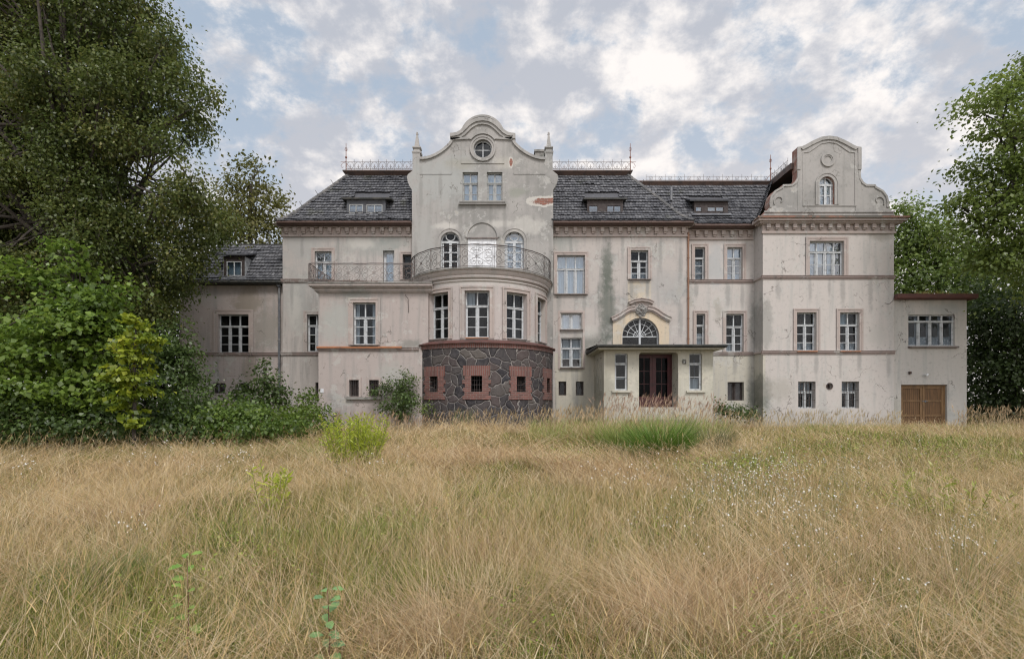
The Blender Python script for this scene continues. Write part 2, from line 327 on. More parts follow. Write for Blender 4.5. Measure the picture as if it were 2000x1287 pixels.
def m_glass(name, tint=(.62, .67, .70), refl=.0, dust=.02):
    m = bpy.data.materials.new(name); m.use_nodes = True; nt = m.node_tree; nt.nodes.clear(); p = pos(nt)
    tr = nn(nt, 'ShaderNodeBsdfTransparent', {0: c4(tint)}); gl = nn(nt, 'ShaderNodeBsdfGlossy', {0: (.9, .95, 1, 1), 1: .03})
    bn = nn(nt, 'ShaderNodeBump', {'Height': noise(nt, p, 2.4, 2), 'Strength': .3, 'Distance': .03}).outputs[0]
    nt.links.new(bn, gl.inputs['Normal'])
    fr = nn(nt, 'ShaderNodeFresnel', {0: 1.5}).outputs[0]
    f = mth(nt, 'ADD', mth(nt, 'MULTIPLY', fr, .6), refl, True)
    a = nn(nt, 'ShaderNodeMixShader', {0: f}); nt.links.new(tr.outputs[0], a.inputs[1]); nt.links.new(gl.outputs[0], a.inputs[2])
    df = nn(nt, 'ShaderNodeBsdfDiffuse', {0: (.45, .47, .47, 1)})
    b = nn(nt, 'ShaderNodeMixShader', {0: mth(nt, 'MULTIPLY', sstep(nt, noise(nt, p, 1.2, 4, .5), .4, .75), dust*2, True)})
    nt.links.new(a.outputs[0], b.inputs[1]); nt.links.new(df.outputs[0], b.inputs[2])
    nt.links.new(b.outputs[0], nn(nt, 'ShaderNodeOutputMaterial').inputs[0]); return m
M_GLASS = m_glass('old_window_glass'); M_GLASSD = m_glass('dim_glass', (.45, .45, .47), -.02, .0); M_GLASSB = m_glass('bluish_window_glass', (.66, .78, .88), .17, .03)
def m_cloth(name, c, lace=False):
    m, nt, b = newmat(name); p = pos(nt)
    n = noise(nt, nn(nt, 'ShaderNodeMapping', {0: p, 3: (9, 9, .6)}).outputs[0], 1.5, 4)
    col = mixc(nt, sstep(nt, n, .4, .65), c, tuple(x*.7 for x in c))
    if lace:
        v = nn(nt, 'ShaderNodeTexVoronoi', {'Vector': p, 'Scale': 9.0}).outputs[0]
        col = mixc(nt, sstep(nt, v, .25, .4), (.62, .64, .66), col)
    nt.links.new(col, b.inputs['Base Color']); return m
M_CURT = m_cloth('white_curtain', (.60, .63, .66)); M_LACE = m_cloth('lace_curtain', (.36, .40, .44), True)
M_BLUEC = m_cloth('curtain_and_sky_sheen', (.46, .55, .60)); M_BOARD = simple('boarded_pane', (.16, .12, .11), (.22, .18, .16), 4)  # pale blue curtains; behind dormer panes a stand-in for reflected sky
def m_tile():
    m, nt, b = newmat('old_roof_tiles'); p = pos(nt)
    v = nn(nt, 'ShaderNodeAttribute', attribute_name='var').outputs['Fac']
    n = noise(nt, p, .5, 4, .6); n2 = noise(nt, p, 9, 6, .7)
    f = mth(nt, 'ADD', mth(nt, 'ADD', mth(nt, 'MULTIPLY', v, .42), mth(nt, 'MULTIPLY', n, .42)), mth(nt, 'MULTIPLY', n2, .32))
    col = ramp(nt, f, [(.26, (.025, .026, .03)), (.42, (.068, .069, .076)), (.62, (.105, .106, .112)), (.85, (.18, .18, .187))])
    col = mixc(nt, mth(nt, 'MULTIPLY', sstep(nt, noise(nt, p, 1.1, 5), .6, .7), .4), col, (.08, .085, .055))
    nt.links.new(col, b.inputs['Base Color']); b.inputs['Roughness'].default_value = .62; bump(nt, b, n2, .3, .01)
    return m
M_TILE = m_tile()
BXC, BYC = X(940, 24.8), 24.8          # centre of the round bay
def cyl_uv(nt):
    p = pos(nt); s = nn(nt, 'ShaderNodeSeparateXYZ', {0: p})
    a = mth(nt, 'ARCTAN2', mth(nt, 'SUBTRACT', s.outputs[0], BXC), mth(nt, 'SUBTRACT', BYC, s.outputs[1]))
    return mth(nt, 'MULTIPLY', a, 3.3), s.outputs[2], p
def m_stone():
    m, nt, b = newmat('field_stone'); u, z, p = cyl_uv(nt)
    q = nn(nt, 'ShaderNodeCombineXYZ', {0: u, 1: mth(nt, 'MULTIPLY', z, 1.12), 2: 0.0}).outputs[0]
    q = nn(nt, 'ShaderNodeVectorMath', {0: q, 1: nn(nt, 'ShaderNodeVectorMath', {0: nn(nt, 'ShaderNodeTexNoise', {'Vector': p, 'Scale': 1.5, 'Detail': 4}).outputs[1], 'Scale': .6}, operation='SCALE').outputs[0]}, operation='ADD').outputs[0]
    e = nn(nt, 'ShaderNodeTexVoronoi', {'Vector': q, 'Scale': 2.35, 'Randomness': .9}, feature='DISTANCE_TO_EDGE', voronoi_dimensions='2D').outputs[0]
    c = nn(nt, 'ShaderNodeTexVoronoi', {'Vector': q, 'Scale': 2.35, 'Randomness': .9}, voronoi_dimensions='2D').outputs[1]
    r = nn(nt, 'ShaderNodeSeparateColor', {0: c}).outputs
    n = noise(nt, p, 7, 8, .7)
    st = ramp(nt, r[0], [(0, (.022, .021, .025)), (.3, (.045, .041, .042)), (.5, (.075, .057, .053)), (.7, (.033, .033, .039)), (.85, (.06, .052, .05)), (1, (.10, .088, .078))])
    st = mixc(nt, sstep(nt, n, .35, .75), st, mixc(nt, .35, st, (.15, .135, .13)))
    mo = sstep(nt, mth(nt, 'ADD', e, mth(nt, 'MULTIPLY', mth(nt, 'SUBTRACT', n, .5), .02)), .016, .030)
    col = mixc(nt, mo, mixc(nt, sstep(nt, noise(nt, p, 2.2, 6, .7), .4, .62), (.28, .26, .24), (.14, .13, .12)), st)
    nt.links.new(col, b.inputs['Base Color']); b.inputs['Roughness'].default_value = .75
    bump(nt, b, mth(nt, 'ADD', mth(nt, 'MULTIPLY', sstep(nt, e, .03, .14), 1.0), mth(nt, 'MULTIPLY', n, .4)), .7, .05)
    return m
M_STONE = m_stone()
def m_brick(vert):
    m, nt, b = newmat('red_brick_soldier' if vert else 'red_brick'); u, z, p = cyl_uv(nt)
    q = nn(nt, 'ShaderNodeCombineXYZ', {0: z if vert else u, 1: u if vert else z, 2: 0.0}).outputs[0]
    br = nn(nt, 'ShaderNodeTexBrick', {'Vector': q, 'Color1': (.205, .088, .072, 1), 'Color2': (.12, .06, .052, 1), 'Mortar': (.19, .165, .15, 1), 'Scale': 1.0, 'Mortar Size': .009, 'Mortar Smooth': .2, 'Brick Width': .6 if vert else .25, 'Row Height': .078}, offset=.5)
    n = noise(nt, p, 3, 8, .7)
    col = mixc(nt, mth(nt, 'MULTIPLY', sstep(nt, n, .45, .7), .45), br.outputs[0], (.12, .07, .06))
    nt.links.new(col, b.inputs['Base Color']); bump(nt, b, mth(nt, 'SUBTRACT', mth(nt, 'MULTIPLY', n, .3), br.outputs[1]), .5, .01)
    return m
M_BRICK = m_brick(False); M_SOLD = m_brick(True)
# ================================================================ the mansion
ROOT = empty('mansion', (0, 25, .65), 'abandoned grey-pink manor house with curved gables, round stone-based bay and dark tiled roofs', 'mansion')
HOLES = {}
def hole(key, pts): HOLES.setdefault(key, []).append(pts)
def flatT(Y): return lambda x, y, z: (x, Y+y, z)
def bayT(th, R):
    s, c = math.sin(th), math.cos(th)
    return lambda u, d, w: (BXC+(R-d)*s+u*c, BYC-(R-d)*c+u*s, w)
def curtain_mesh(T, x0, x1, z0, z1, d):
    mb = MB(); n = max(6, int((x1-x0)/.05)); vs = []
    for i in range(n+1):
        x = x0+(x1-x0)*i/n; y = d+.02*math.sin(i*1.9)+.012*math.sin(i*.7+1)
        vs += [(x, y, z0), (x, y, z1)]
    mb.add(vs, [(2*i, 2*i+2, 2*i+3, 2*i+1) for i in range(n)], 0, T); return mb
def sash(T, parent, x0, x1, z0, z1, cols=2, tr=None, bars=(), tbars=(), d=.15, paint=None, glass=None, curtain=None, outline=None,
         extra=None, mull=.075, fw=.048, name='window', label=None, grille=0, mid=.028):
    """one window: frame (part) > pane, curtain, grille"""
    paint = paint or M_PAINT; glass = glass or M_GLASS
    mb = MB(); w = (x1-x0)
    if outline is None:
        mb.ring(rect(x0, x1, z0, z1), rect(x0+fw, x1-fw, z0+fw, z1-fw), d, d+.07, T=T)
    zt = z1-tr*(z1-z0) if tr else z1
    xs = [x0+w*i/cols for i in range(cols+1)]
    for x in xs[1:-1]:
        mb.box(x-mull/2, x+mull/2, d-.012, d+.06, z0+fw*.5, zt, T=T)
        mb.box(x-mull*.16, x+mull*.16, d-.03, d-.012, z0+fw, zt-.03, T=T)
        if tr: mb.box(x-mull*.36, x+mull*.36, d-.006, d+.06, zt, z1-fw*.5, T=T)
    for i in range(cols):           # sash stiles either side of each light
        for a, b in ((xs[i]+fw*.8, xs[i]+fw*.8+.035), (xs[i+1]-fw*.8-.035, xs[i+1]-fw*.8)):
            mb.box(a, b, d+.006, d+.052, z0+fw, zt-.02, T=T)
    if tr:
        mb.box(x0+.01, x1-.01, d-.026, d+.058, zt-.045, zt+.045, T=T)
        mb.box(x0, x1, d-.045, d-.026, zt+.015, zt+.04, T=T)
    for f in bars:
        z = z0+f*(zt-z0); mb.box(x0+fw*.6, x1-fw*.6, d+.012, d+.048, z-mid/2, z+mid/2, T=T)
    for f in tbars:                 # thin uprights in the top light
        x = x0+f*w; mb.box(x-.014, x+.014, d+.012, d+.048, zt, z1-fw*.5, T=T)
    if extra: extra(mb, d, T)
    ob = mb.build(name, paint, parent, T(( x0+x1)/2, d, z0))
    if label: ob['label'] = label
    pm = MB(); zs = sorted([z0+fw*.5]+[z0+f*(zt-z0) for f in bars]+([zt] if tr else [])+[z1-fw*.5])
    if outline is None:
        for i in range(cols):
            for a, b in zip(zs[:-1], zs[1:]):
                t1, t2 = random.uniform(-.006, .006), random.uniform(-.006, .006)
                xa, xb = xs[i]+.01, xs[i+1]-.01
                pm.add([(xa, d+.032+t1, a), (xb, d+.032-t1, a), (xb, d+.032-t1+t2, b), (xa, d+.032+t1+t2, b)], [(0, 1, 2, 3)], 0, T)
    else:
        tr_ = tessellate_polygon([[Vector((p[0], p[1], 0)) for p in outline]])
        pm.add([(p[0], d+.032, p[1]) for p in outline], [tuple(t) for t in tr_], 0, T)
    pm.build('pane', glass, ob)
    for c in (curtain or ()):
        (fx0, fx1, fz0, fz1, mt) = c
        curtain_mesh(T, x0+fx0*w, x0+fx1*w, z0+fz0*(z1-z0), z0+fz1*(z1-z0), d+.13).build('board' if mt is M_BOARD else 'curtain', mt, ob)
    if grille:
        g = MB()
        for i in range(1, grille+1):
            x = x0+w*i/(grille+1); g.tube([(x, .04, z0+.01), (x, .04, z1-.01)], .011, 4, T=T)
        for f in (.3, .68): g.tube([(x0-.02, .055, z0+f*(z1-z0)), (x1+.02, .055, z0+f*(z1-z0))], .012, 4, T=T)
        g.build('grille', M_IRON, ob)
    return ob
def surround(win, T, x0, x1, z0, z1, w=.13, y=-.035, sill=True, sides=True, mat=None):
    mb = MB(); o = [(x0-w, z0), (x0-w, z1+w), (x1+w, z1+w), (x1+w, z0)]; i = [(x0, z0), (x0, z1), (x1, z1), (x1, z0)]
    mb.ring([(x0-w, z0-.02), (x1+w, z0-.02), (x1+w, z1+w), (x0-w, z1+w)], [(x0, z0), (x1, z0), (x1, z1), (x0, z1)], y, .0, T=T)
    k = w*.72       # raised outer lip
    mb.ring([(x0-w-.025, z0-.02), (x1+w+.025, z0-.02), (x1+w+.025, z1+w+.025), (x0-w-.025, z1+w+.025)], [(x0-k, z0-.02), (x1+k, z0-.02), (x1+k, z1+k), (x0-k, z1+k)], y-.02, y+.01, T=T)
    mb.build('surround', mat or M_TRIM, win)
    if sill: sillm(win, T, x0-.1, x1+.1, z0)
def sillm(win, T, x0, x1, z0, mat=None, h=.055, out=.12):
    s = MB(); s.add([(x0, -out, z0-h), (x1, -out, z0-h), (x0, -out, z0-h*.25), (x1, -out, z0-h*.25), (x0, .16, z0+.004), (x1, .16, z0+.004), (x0, .16, z0-h), (x1, .16, z0-h)],
          [(0, 1, 3, 2), (2, 3, 5, 4), (0, 1, 7, 6), (0, 2, 4, 6), (1, 3, 5, 7)], 0, T); s.build('sill', mat or M_SILL, win)
def win(key, px0, py0, px1, py1, Y, sur=.13, sill=True, **k):
    x0, x1, z0, z1 = X(px0, Y), X(px1, Y), Z(py1, Y), Z(py0, Y)
    hole(key, rect(x0, x1, z0, z1)); T = flatT(Y)
    w = sash(T, ROOT, x0, x1, z0, z1, **k)
    if sur: surround(w, T, x0, x1, z0, z1, sur, sill=sill)
    elif sill: sillm(w, T, x0-.06, x1+.06, z0)
    return w
LACE = [(.0, 1, .02, .3, M_LACE)]
FULLB = [(0, 1, .02, 1, M_BLUEC)]
SIDES = [(.0, .2, .03, 1, M_CURT), (.8, 1, .03, 1, M_CURT)]
# ---- main block, upper floor and ground floor
win('main', 615, 491, 648, 546, 25, tr=.36, bars=(.5,), glass=M_GLASSB, curtain=[(0, 1, 0, .7, M_BLUEC)])
win('main', 786.5, 497, 803.5, 546, 25, cols=1, tr=.52, sill=False, sur=.10, bars=(.5,), paint=M_DARKF)
win('main', 600, 614, 633, 687, 25, tr=.3, bars=(.33, .66), sill=False)
win('main', 1088, 498.5, 1142.5, 574, 25, cols=3, tr=.35, bars=(), glass=M_GLASSB, curtain=[(0, 1, 0, 1, M_BLUEC)], mull=.06)
win('main', 1232, 489, 1266, 545, 25, tr=.36, bars=(.34, .67), curtain=[(0, 1, .02, .27, M_LACE)])
w = win('main', 1096, 612, 1136, 643, 25, sur=0, sill=True, glass=M_GLASSB, curtain=[(0, 1, 0, 1, M_CURT)])
w = win('main', 1096, 660, 1136, 717, 25, sur=0, sill=True, tr=.35, bars=(.45,), curtain=[(0, 1, .28, .95, M_CURT), (0, 1, 0, .28, M_BOARD)])
mb = MB(); a, b = x25(1090), x25(1142)
mb.ring(rect(a, b, z25(721), z25(607)), rect(x25(1094), x25(1138), z25(718), z25(611)), -.03, 0, T=flatT(25)); mb.build('surround', M_TRIM, w)
# ---- terrace door
x0, x1, z0, z1 = x25(748), x25(770), z25(552), z25(489.5); hole('main', rect(x0, x1, z0, z1))
dr = sash(flatT(25), ROOT, x0, x1, z0, z1, cols=1, bars=(.33,), d=.22, fw=.09, glass=M_GLASSB, curtain=[(0, 1, 0, 1, M_BLUEC)], name='terrace_door')
# ---- basement openings
def basement(key, px0, py0, px1, py1, Y, grille=0, label=None, **k):
    k.setdefault('paint', M_DARKF); k.setdefault('cols', 2); k.setdefault('mull', .05)
    return win(key, px0, py0, px1, py1, Y, sur=0, sill=False, d=.22, grille=grille, name='basement_window', label=label, **k)
basement('main', 616, 747, 632, 783, 25, cols=1, bars=(.5,))
basement('main', 1091, 745, 1106, 772, 25, cols=1); basement('main', 1125, 745, 1140, 772, 25, cols=1)
for a, b in ((682, 701), (721, 740)):
    w = basement('terrace', a, 742, b, 774, 22.5, grille=4, bars=(.5,))
    T = flatT(22.5); mb = MB(); mb.ring(rect(X(a-5, 22.5), X(b+5, 22.5), Z(775, 22.5), Z(737, 22.5)), rect(X(a, 22.5), X(b, 22.5), Z(774, 22.5), Z(742, 22.5)), -.03, 0, T=T); mb.build('surround', M_TRIM, w)
win('terrace', 690, 591, 734, 673, 22.5, tr=.36, bars=(.34, .67), sur=.17, curtain=[(0, .22, 0, 1, M_CURT), (.78, 1, 0, 1, M_CURT)])
# ---- left wing
win('left', 426, 614, 486, 689, 25.3, cols=3, tr=.31, bars=(.33, .66), sill=False, sur=.2)
basement('left', 415, 748, 440, 768, 25.3); basement('left', 467, 748, 487, 768, 25.3)
# ---- recessed wing
win('mid', 1357, 483, 1377, 547, 25.5, cols=1, tr=.32, bars=(.33, .67), sill=False, curtain=[(0, 1, 0, .62, M_LACE)])
win('mid', 1420, 483, 1450, 547, 25.5, tr=.33, bars=(.34, .67), sill=False, glass=M_GLASSB, curtain=[(0, 1, .62, 1, M_BLUEC), (0, 1, 0, .22, M_LACE)])
win('mid', 1360, 613, 1377, 681, 25.5, cols=1, tr=.33, bars=(.5,), sill=False, curtain=[(0, 1, 0, .45, M_CURT)])
win('mid', 1418, 613, 1452, 687, 25.5, tr=.34, bars=(.33, .66), sill=False, curtain=[(0, .5, 0, .24, M_CURT)])
basement('mid', 1421, 746, 1453, 782, 25.5, curtain=[(0, 1, 0, 1, M_BOARD)], label='boarded cellar opening with dark planks')
# ---- right wing
win('wing', 1581, 471, 1648, 539, 24.6, cols=4, tr=.30, bars=(.5,), tbars=(.5,), sill=False, glass=M_GLASSB, sur=.16, curtain=[(.05, .5, .3, 1, M_CURT), (.62, .8, .1, .9, M_BLUEC), (0, .3, 0, .4, M_LACE)])
for a, b in ((1556, 1594), (1640, 1678)):
    w = win('wing', a, 610, b, 685, 24.6, tr=.33, bars=(.33, .66), sur=.14, sill=False, curtain=[(0, 1, .01, .21, M_LACE)]+([(0, .55, .7, 1, M_BLUEC)] if a > 1600 else []))
    sillm(w, flatT(24.6), X(a-1, 24.6), X(b+1, 24.6), Z(685, 24.6), M_ORANGE)
for a, b in ((1559, 1593), (1644, 1678)):
    basement('wing', a, 745, b, 797, 24.6, grille=5, paint=M_PAINT, tr=.38, mull=.1, d_=None) if False else basement('wing', a, 745, b, 797, 24.6, grille=5, paint=M_PAINT, tr=.4, mull=.09, curtain=[(.1, .9, .62, 1, M_LACE)])
# ---- gable windows
for a, b in ((903.4, 933.8), (951.2, 981.3)):
    win('gable', a, 336.5, b, 394, 24.7, sur=0, sill=False, tr=.36, bars=(.45,), glass=M_GLASSB, curtain=[(0, 1, 0, 1, M_BLUEC)], paint=simple('grey_paint', (.36, .37, .36), (.25, .25, .24), 7) if a < 910 else bpy.data.materials['grey_paint'])
mb = MB(); g = 24.7; mb.box(X(896, g), X(989, g), g-.14, g+.0, Z(401, g), Z(397.5, g)); mb.box(X(898, g), X(987, g), g-.18, g+.0, Z(397.4, g), Z(394.6, g)); mb.build('gable_sill', M_GABLE, ROOT)
def round_window():
    cx, cz, r = X(943, g), Z(291, g), .42; T = flatT(g)
    hole('gable', circ(cx, cz, r))
    def ex(mb, d, T):
        mb.ring(circ(cx, cz, r), circ(cx, cz, r-.05), d, d+.07, T=T); mb.box(cx-.02, cx+.02, d, d+.05, cz-r+.04, cz+r-.04, T=T); mb.box(cx-r+.04, cx+r-.04, d+.004, d+.046, cz-.016, cz+.016, T=T)
    w = sash(T, ROOT, cx-r, cx+r, cz-r, cz+r, cols=1, outline=circ(cx, cz, r-.02), extra=ex, name='round_window', glass=M_GLASSB, fw=99 if False else .055) if False else None
    mb = MB(); ex(mb, .15, T); w = mb.build('round_window', M_PAINT, ROOT, (cx, g, cz))
    pm = MB(); tr_ = tessellate_polygon([[Vector((p[0], p[1], 0)) for p in circ(cx, cz, r-.02)]]); pm.add([(p[0], .18, p[1]) for p in circ(cx, cz, r-.02)], [tuple(t) for t in tr_], 0, T); pm.build('pane', m_glass('round_pane', (.35, .45, .55), .02, .0), w)
    s = MB(); s.ring(circ(cx, cz, r+.13), circ(cx, cz, r), -.05, 0, T=T); s.ring(circ(cx, cz, r+.17), circ(cx, cz, r+.10), -.08, -.03, T=T); s.build('surround', M_GABLE, w)
round_window()
def arched(key, px0, px1, pyspring, pybot, Y, glass, circle=True, sur=True, paint=None, name='arched_window', bars=(.28, .62), mat=None, curtain=None):
    x0, x1, zs, z0 = X(px0, Y), X(px1, Y), Z(pyspring, Y), Z(pybot, Y); T = flatT(Y); c = (x0+x1)/2; r = (x1-x0)/2; d = .13
    hole(key, arch(x0, x1, z0, zs)); o = arch(x0, x1, z0, zs); mb = MB()
    mb.ring(o, arch(x0+.05, x1-.05, z0+.05, zs, 14), d, d+.07, T=T)
    mb.box(c-.06, c+.06, d-.015, d+.06, z0+.03, zs-.03, T=T); mb.box(x0+.02, x1-.02, d-.02, d+.058, zs-.05, zs+.05, T=T)
    for s in (-1, 1):
        mb.box(c+s*(r-.10)-.03, c+s*(r-.10)+.03, d+.005, d+.05, z0+.05, zs-.05, T=T)
    for f in bars: zz = z0+f*(zs-z0); mb.box(x0+.05, x1-.05, d+.01, d+.045, zz-.025, zz+.025, T=T)
    if circle:
        q = r*.52; mb.ring(circ(c, zs+.05+q, q), circ(c, zs+.05+q, q-.045), d+.0, d+.05, T=T)
    else: mb.box(c-.03, c+.03, d+.002, d+.055, zs+.05, zs+r-.03, T=T)
    w = mb.build(name, paint or M_PAINT, ROOT, (c, Y, z0))
    pm = MB(); tr_ = tessellate_polygon([[Vector((p[0], p[1], 0)) for p in o]]); pm.add([(p[0], d+.03, p[1]) for p in o], [tuple(t) for t in tr_], 0, T); pm.build('pane', glass, w)
    if curtain: curtain_mesh(T, x0, x1, z0, zs+r*.6, d+.15).build('curtain', curtain, w)
    if sur:
        s = MB(); n = 18
        for k, y in ((.14, -.03), (.19, -.055)):
            i_ = [(x1, z0)]+[(c+r*math.cos(a), zs+r*math.sin(a)) for a in np.linspace(0, math.pi, n)]+[(x0, z0)]
            s.band(i_, -0.0 if k < .15 else -.13, -k, y, 0.0, T=T)
        s.build('surround', mat or M_GABLE, w)
    return w
arched('gable', 860.6, 898, 472, 524, g, M_GLASS); arched('gable', 985.5, 1023.6, 472, 524, g, M_GLASSB, curtain=M_BLUEC)
def balcony_door():
    x0, x1, z0, z1 = X(914, g), X(969.5, g), Z(523, g), Z(467, g); T = flatT(g); hole('gable', rect(x0, x1, z0, z1)); mb = MB()
    mb.ring(rect(x0, x1, z0, z1), rect(x0+.09, x1-.09, z0+.01, z1-.09), .02, .1, T=T); mb.box(x0+.08, x1-.08, .05, .1, z0, z1-.08, T=T)
    w = mb.build('balcony_door', M_DOORW, ROOT, ((x0+x1)/2, g, z0)); c = (x0+x1)/2
    for s in (-1, 1):
        l = MB(); a, b = sorted((c+s*.01, c+s*((x1-x0)/2-.1))); l.box(a, b, .025, .05, z0+.01, z1-.1, T=T)
        for f0, f1 in ((.06, .32), (.38, .62), (.68, .95)):
            za, zb = z0+f0*(z1-z0-.1), z0+f1*(z1-z0-.1)
            l.ring(rect(a+.09, b-.09, za, zb), rect(a+.13, b-.13, za+.04, zb-.04), .005, .025, T=T)
        l.build('leaf', M_DOORW, w)
    lin = MB(); lin.box(x0-.06, x1+.06, -.05, .02, z1, z1+.06, T=T); lin.build('lintel', M_SILL, w)
    n = 20; r = X(971, g)-X(942, g); cz = Z(467, g)+.07; b = MB(); pts = [(c+r*math.cos(a), cz+r*.98*math.sin(a)) for a in np.linspace(0, math.pi, n)]
    b.band(pts, 0, -.09, -.05, 0, T=T); b.band(pts, -.09, -.13, -.03, 0, T=T); b.build('blind_arch', M_GABLE, w)
balcony_door()
arched('rgable', 1600, 1629.5, 360, 400, 24.6, M_GLASSB, circle=False, mat=M_GABLE, bars=(.86,) if False else (.5,), curtain=M_BLUEC)
# ================================================================ walls
def wall(name, key, outline, Y, depth, mat, mr=None):
    mb = MB(); mb.prism(outline, HOLES.get(key, []), Y, Y+depth, T=None, mi=0, mr=0); return mb.build(name, mat, ROOT)
ZB = -.4
# fanlight over the porch
fc, fs, fr = x25(1251), z25(657), .857
def fanlight():
    T = flatT(25); o = arch(fc-fr, fc+fr, z25(684), fs, 25); hole('main', o); mb = MB(); d = .16
    mb.ring(o, arch(fc-fr+.05, fc+fr-.05, z25(684)+.05, fs, 25), d, d+.07, T=T)
    mb.box(fc-.045, fc+.045, d-.012, d+.06, z25(683), fs+fr-.04, T=T); mb.box(fc-fr+.03, fc+fr-.03, d-.004, d+.056, fs-.025, fs+.025, T=T)
    for q in (.34, .69):
        a = [(fc+fr*q*math.cos(t), fs+fr*q*math.sin(t)) for t in np.linspace(.02, math.pi-.02, 22)]; mb.band(a, -.012, .012, d+.005, d+.05, T=T)
    for t in np.linspace(0, math.pi, 9)[1:-1]:
        if abs(t-math.pi/2) < .01: continue
        p0 = (fc+.05*math.cos(t), fs+.05*math.sin(t)); p1 = (fc+(fr-.03)*math.cos(t), fs+(fr-.03)*math.sin(t)); mb.band([p0, p1], -.012, .012, d+.01, d+.045, T=T)
    w = mb.build('fanlight', M_PAINT, ROOT, (fc, 25, fs)); pm = MB(); tr_ = tessellate_polygon([[Vector((p[0], p[1], 0)) for p in o]])
    pm.add([(p[0], d+.03, p[1]) for p in o], [tuple(t) for t in tr_], 0, T); pm.build('pane', M_GLASS, w)
fanlight()
gx0, gx1, gc = X(804.6, g), X(1080.4, g), X(942.5, g)
ml = [h for h in HOLES['main'] if h[0][0] < -4]; mr_ = [h for h in HOLES['main'] if h[0][0] > -4]
xl, xr = x25(552), x25(1342)
HOLES['ml'] = ml; HOLES['mr'] = mr_
wall('main_wall', 'ml', rect(xl, gx0+.02, ZB, 10.0), 25, .34, M_MAIN); wall('main_wall', 'mr', rect(gx1-.02, xr, ZB, 10.0), 25, .34, M_MAIN)
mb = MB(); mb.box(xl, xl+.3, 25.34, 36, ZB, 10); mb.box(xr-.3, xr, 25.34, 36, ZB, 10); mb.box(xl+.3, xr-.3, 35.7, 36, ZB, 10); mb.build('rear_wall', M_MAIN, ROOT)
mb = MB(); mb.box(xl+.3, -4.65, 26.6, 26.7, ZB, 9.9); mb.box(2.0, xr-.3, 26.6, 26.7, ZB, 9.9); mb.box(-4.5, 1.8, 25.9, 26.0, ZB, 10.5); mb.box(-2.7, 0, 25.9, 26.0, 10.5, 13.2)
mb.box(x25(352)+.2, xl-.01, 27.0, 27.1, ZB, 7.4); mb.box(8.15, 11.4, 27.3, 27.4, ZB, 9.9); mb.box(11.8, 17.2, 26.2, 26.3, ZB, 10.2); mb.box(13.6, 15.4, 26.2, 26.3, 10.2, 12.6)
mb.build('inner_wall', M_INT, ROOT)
# cornice and dentils
def cornice(name, x0, x1, Y, dy=0.0, retL=0, retR=0, tmat=None):
    """frieze, dentil blocks, corona"""
    z = lambda py, out: Z(py+dy, Y-out); mb = MB(); L = lambda o: x0-(o if retL else 0); R = lambda o: x1+(o if retR else 0)
    a = z(462, .07); b = z(458, .07); c = z(444.5, .05); e = z(438, .32); f = c+.02
    def bx(o, z0, z1): mb.box(L(o), R(o), Y-o, Y+.02, z0, z1)
    bx(.07, a, b); bx(.035, b, c-.02); bx(.12, c-.02, c+.05); bx(.24, c+.05, c+.11); bx(.33, c+.11, e+.03)
    n = max(2, round((x1-x0)/.405)); 
    for i in range(n):
        x = x0+(i+.5)*(x1-x0)/n; mb.box(x-.085, x+.085, Y-.16, Y-.035, b+.12, c-.02); mb.box(x-.06, x+.06, Y-.1, Y-.035, b+.03, b+.12)
    mb.build(name, tmat or M_TRIM, ROOT); return e+.03
ez = cornice('cornice', xl, gx0+.0, 25, retL=1); cornice('cornice', gx1, xr, 25, retR=1)
EZ = 9.95
def gutter(x0, x1, Y, z, mat=None):
    mb = MB(); mb.tube([(x0, Y, z), (x1, Y, z)], .07, 8); mb.box(x0, x1, Y+.04, Y+.5, z-.09, z-.05); mb.build('gutter', mat or M_GUT, ROOT)
gutter(-10.75, gx0, 24.55, EZ-.03); gutter(gx1, 8.3, 24.55, EZ-.03)
# string courses
def course(name, x0, x1, Y, py, h=3.5, out=.07, mat=None, cap=None):
    mb = MB(); z = Z(py, Y); mb.box(x0, x1, Y-out, Y+.01, z-h*Y/F/2, z+h*Y/F/2); mb.box(x0, x1, Y-out*.55, Y+.01, z-h*Y/F/2-.06, z-h*Y/F/2); 
    mb.box(x0, x1, Y-out-.025, Y+.01, z+h*Y/F/2, z+h*Y/F/2+.02)
    return mb.build(name, mat or M_COURSE, ROOT)
course('string_course', xl-.07, X(640, 25), 25, 548); course('string_course', xl-.07, X(652, 25), 25, 690.5)
# ---- gable front
def gpt(zx, zy): return (X(780+zx/3.785, g), Z(220+zy/3.785, g))
half = [(93, 570), (75, 545), (62, 512), (56, 478), (62, 458), (97, 430), (97, 300), (152, 300), (152, 338), (190, 335), (230, 325), (265, 310), (300, 290), (328, 270), (350, 250), (368, 232), (383, 208), (375, 200), (375, 165), (400, 163), (428, 157), (455, 140), (478, 117), (500, 95), (530, 72), (565, 56), (615, 48)]
lh = [gpt(*p) for p in half]
rh = [(2*gc-x, z) for x, z in lh[:-1]][::-1]
outl = [(gx0, ZB)]+lh+rh+[(gx1, ZB)]; outl = outl[::-1]
wall('gable_wall', 'gable', outl, g, .42, M_GABLE)
mb = MB(); T = flatT(g)
cop = lh[8:17]; mb.band(cop, -.10, .02, -.09, .45, T=T); copr = [(2*gc-x, z) for x, z in cop]; mb.band(copr, .10, -.02, -.09, .45, T=T)
cr = lh[18:]+rh[:9]; mb.band(cr, -.13, .02, -.13, .47, T=T); mb.band(cr, -.26, -.13, -.07, 0, T=T)
y0 = cr[0][1]
cx_, cz_ = X(943, g), Z(291, g)
ht = [gpt(*p) for p in ((376, 200), (460, 196), (520, 192))]+[(cx_+.70*math.cos(a), cz_+.02+.70*math.sin(a)) for a in np.linspace(math.radians(142), math.radians(38), 15)]+[gpt(*p) for p in ((712, 192), (775, 196), (855, 200))]
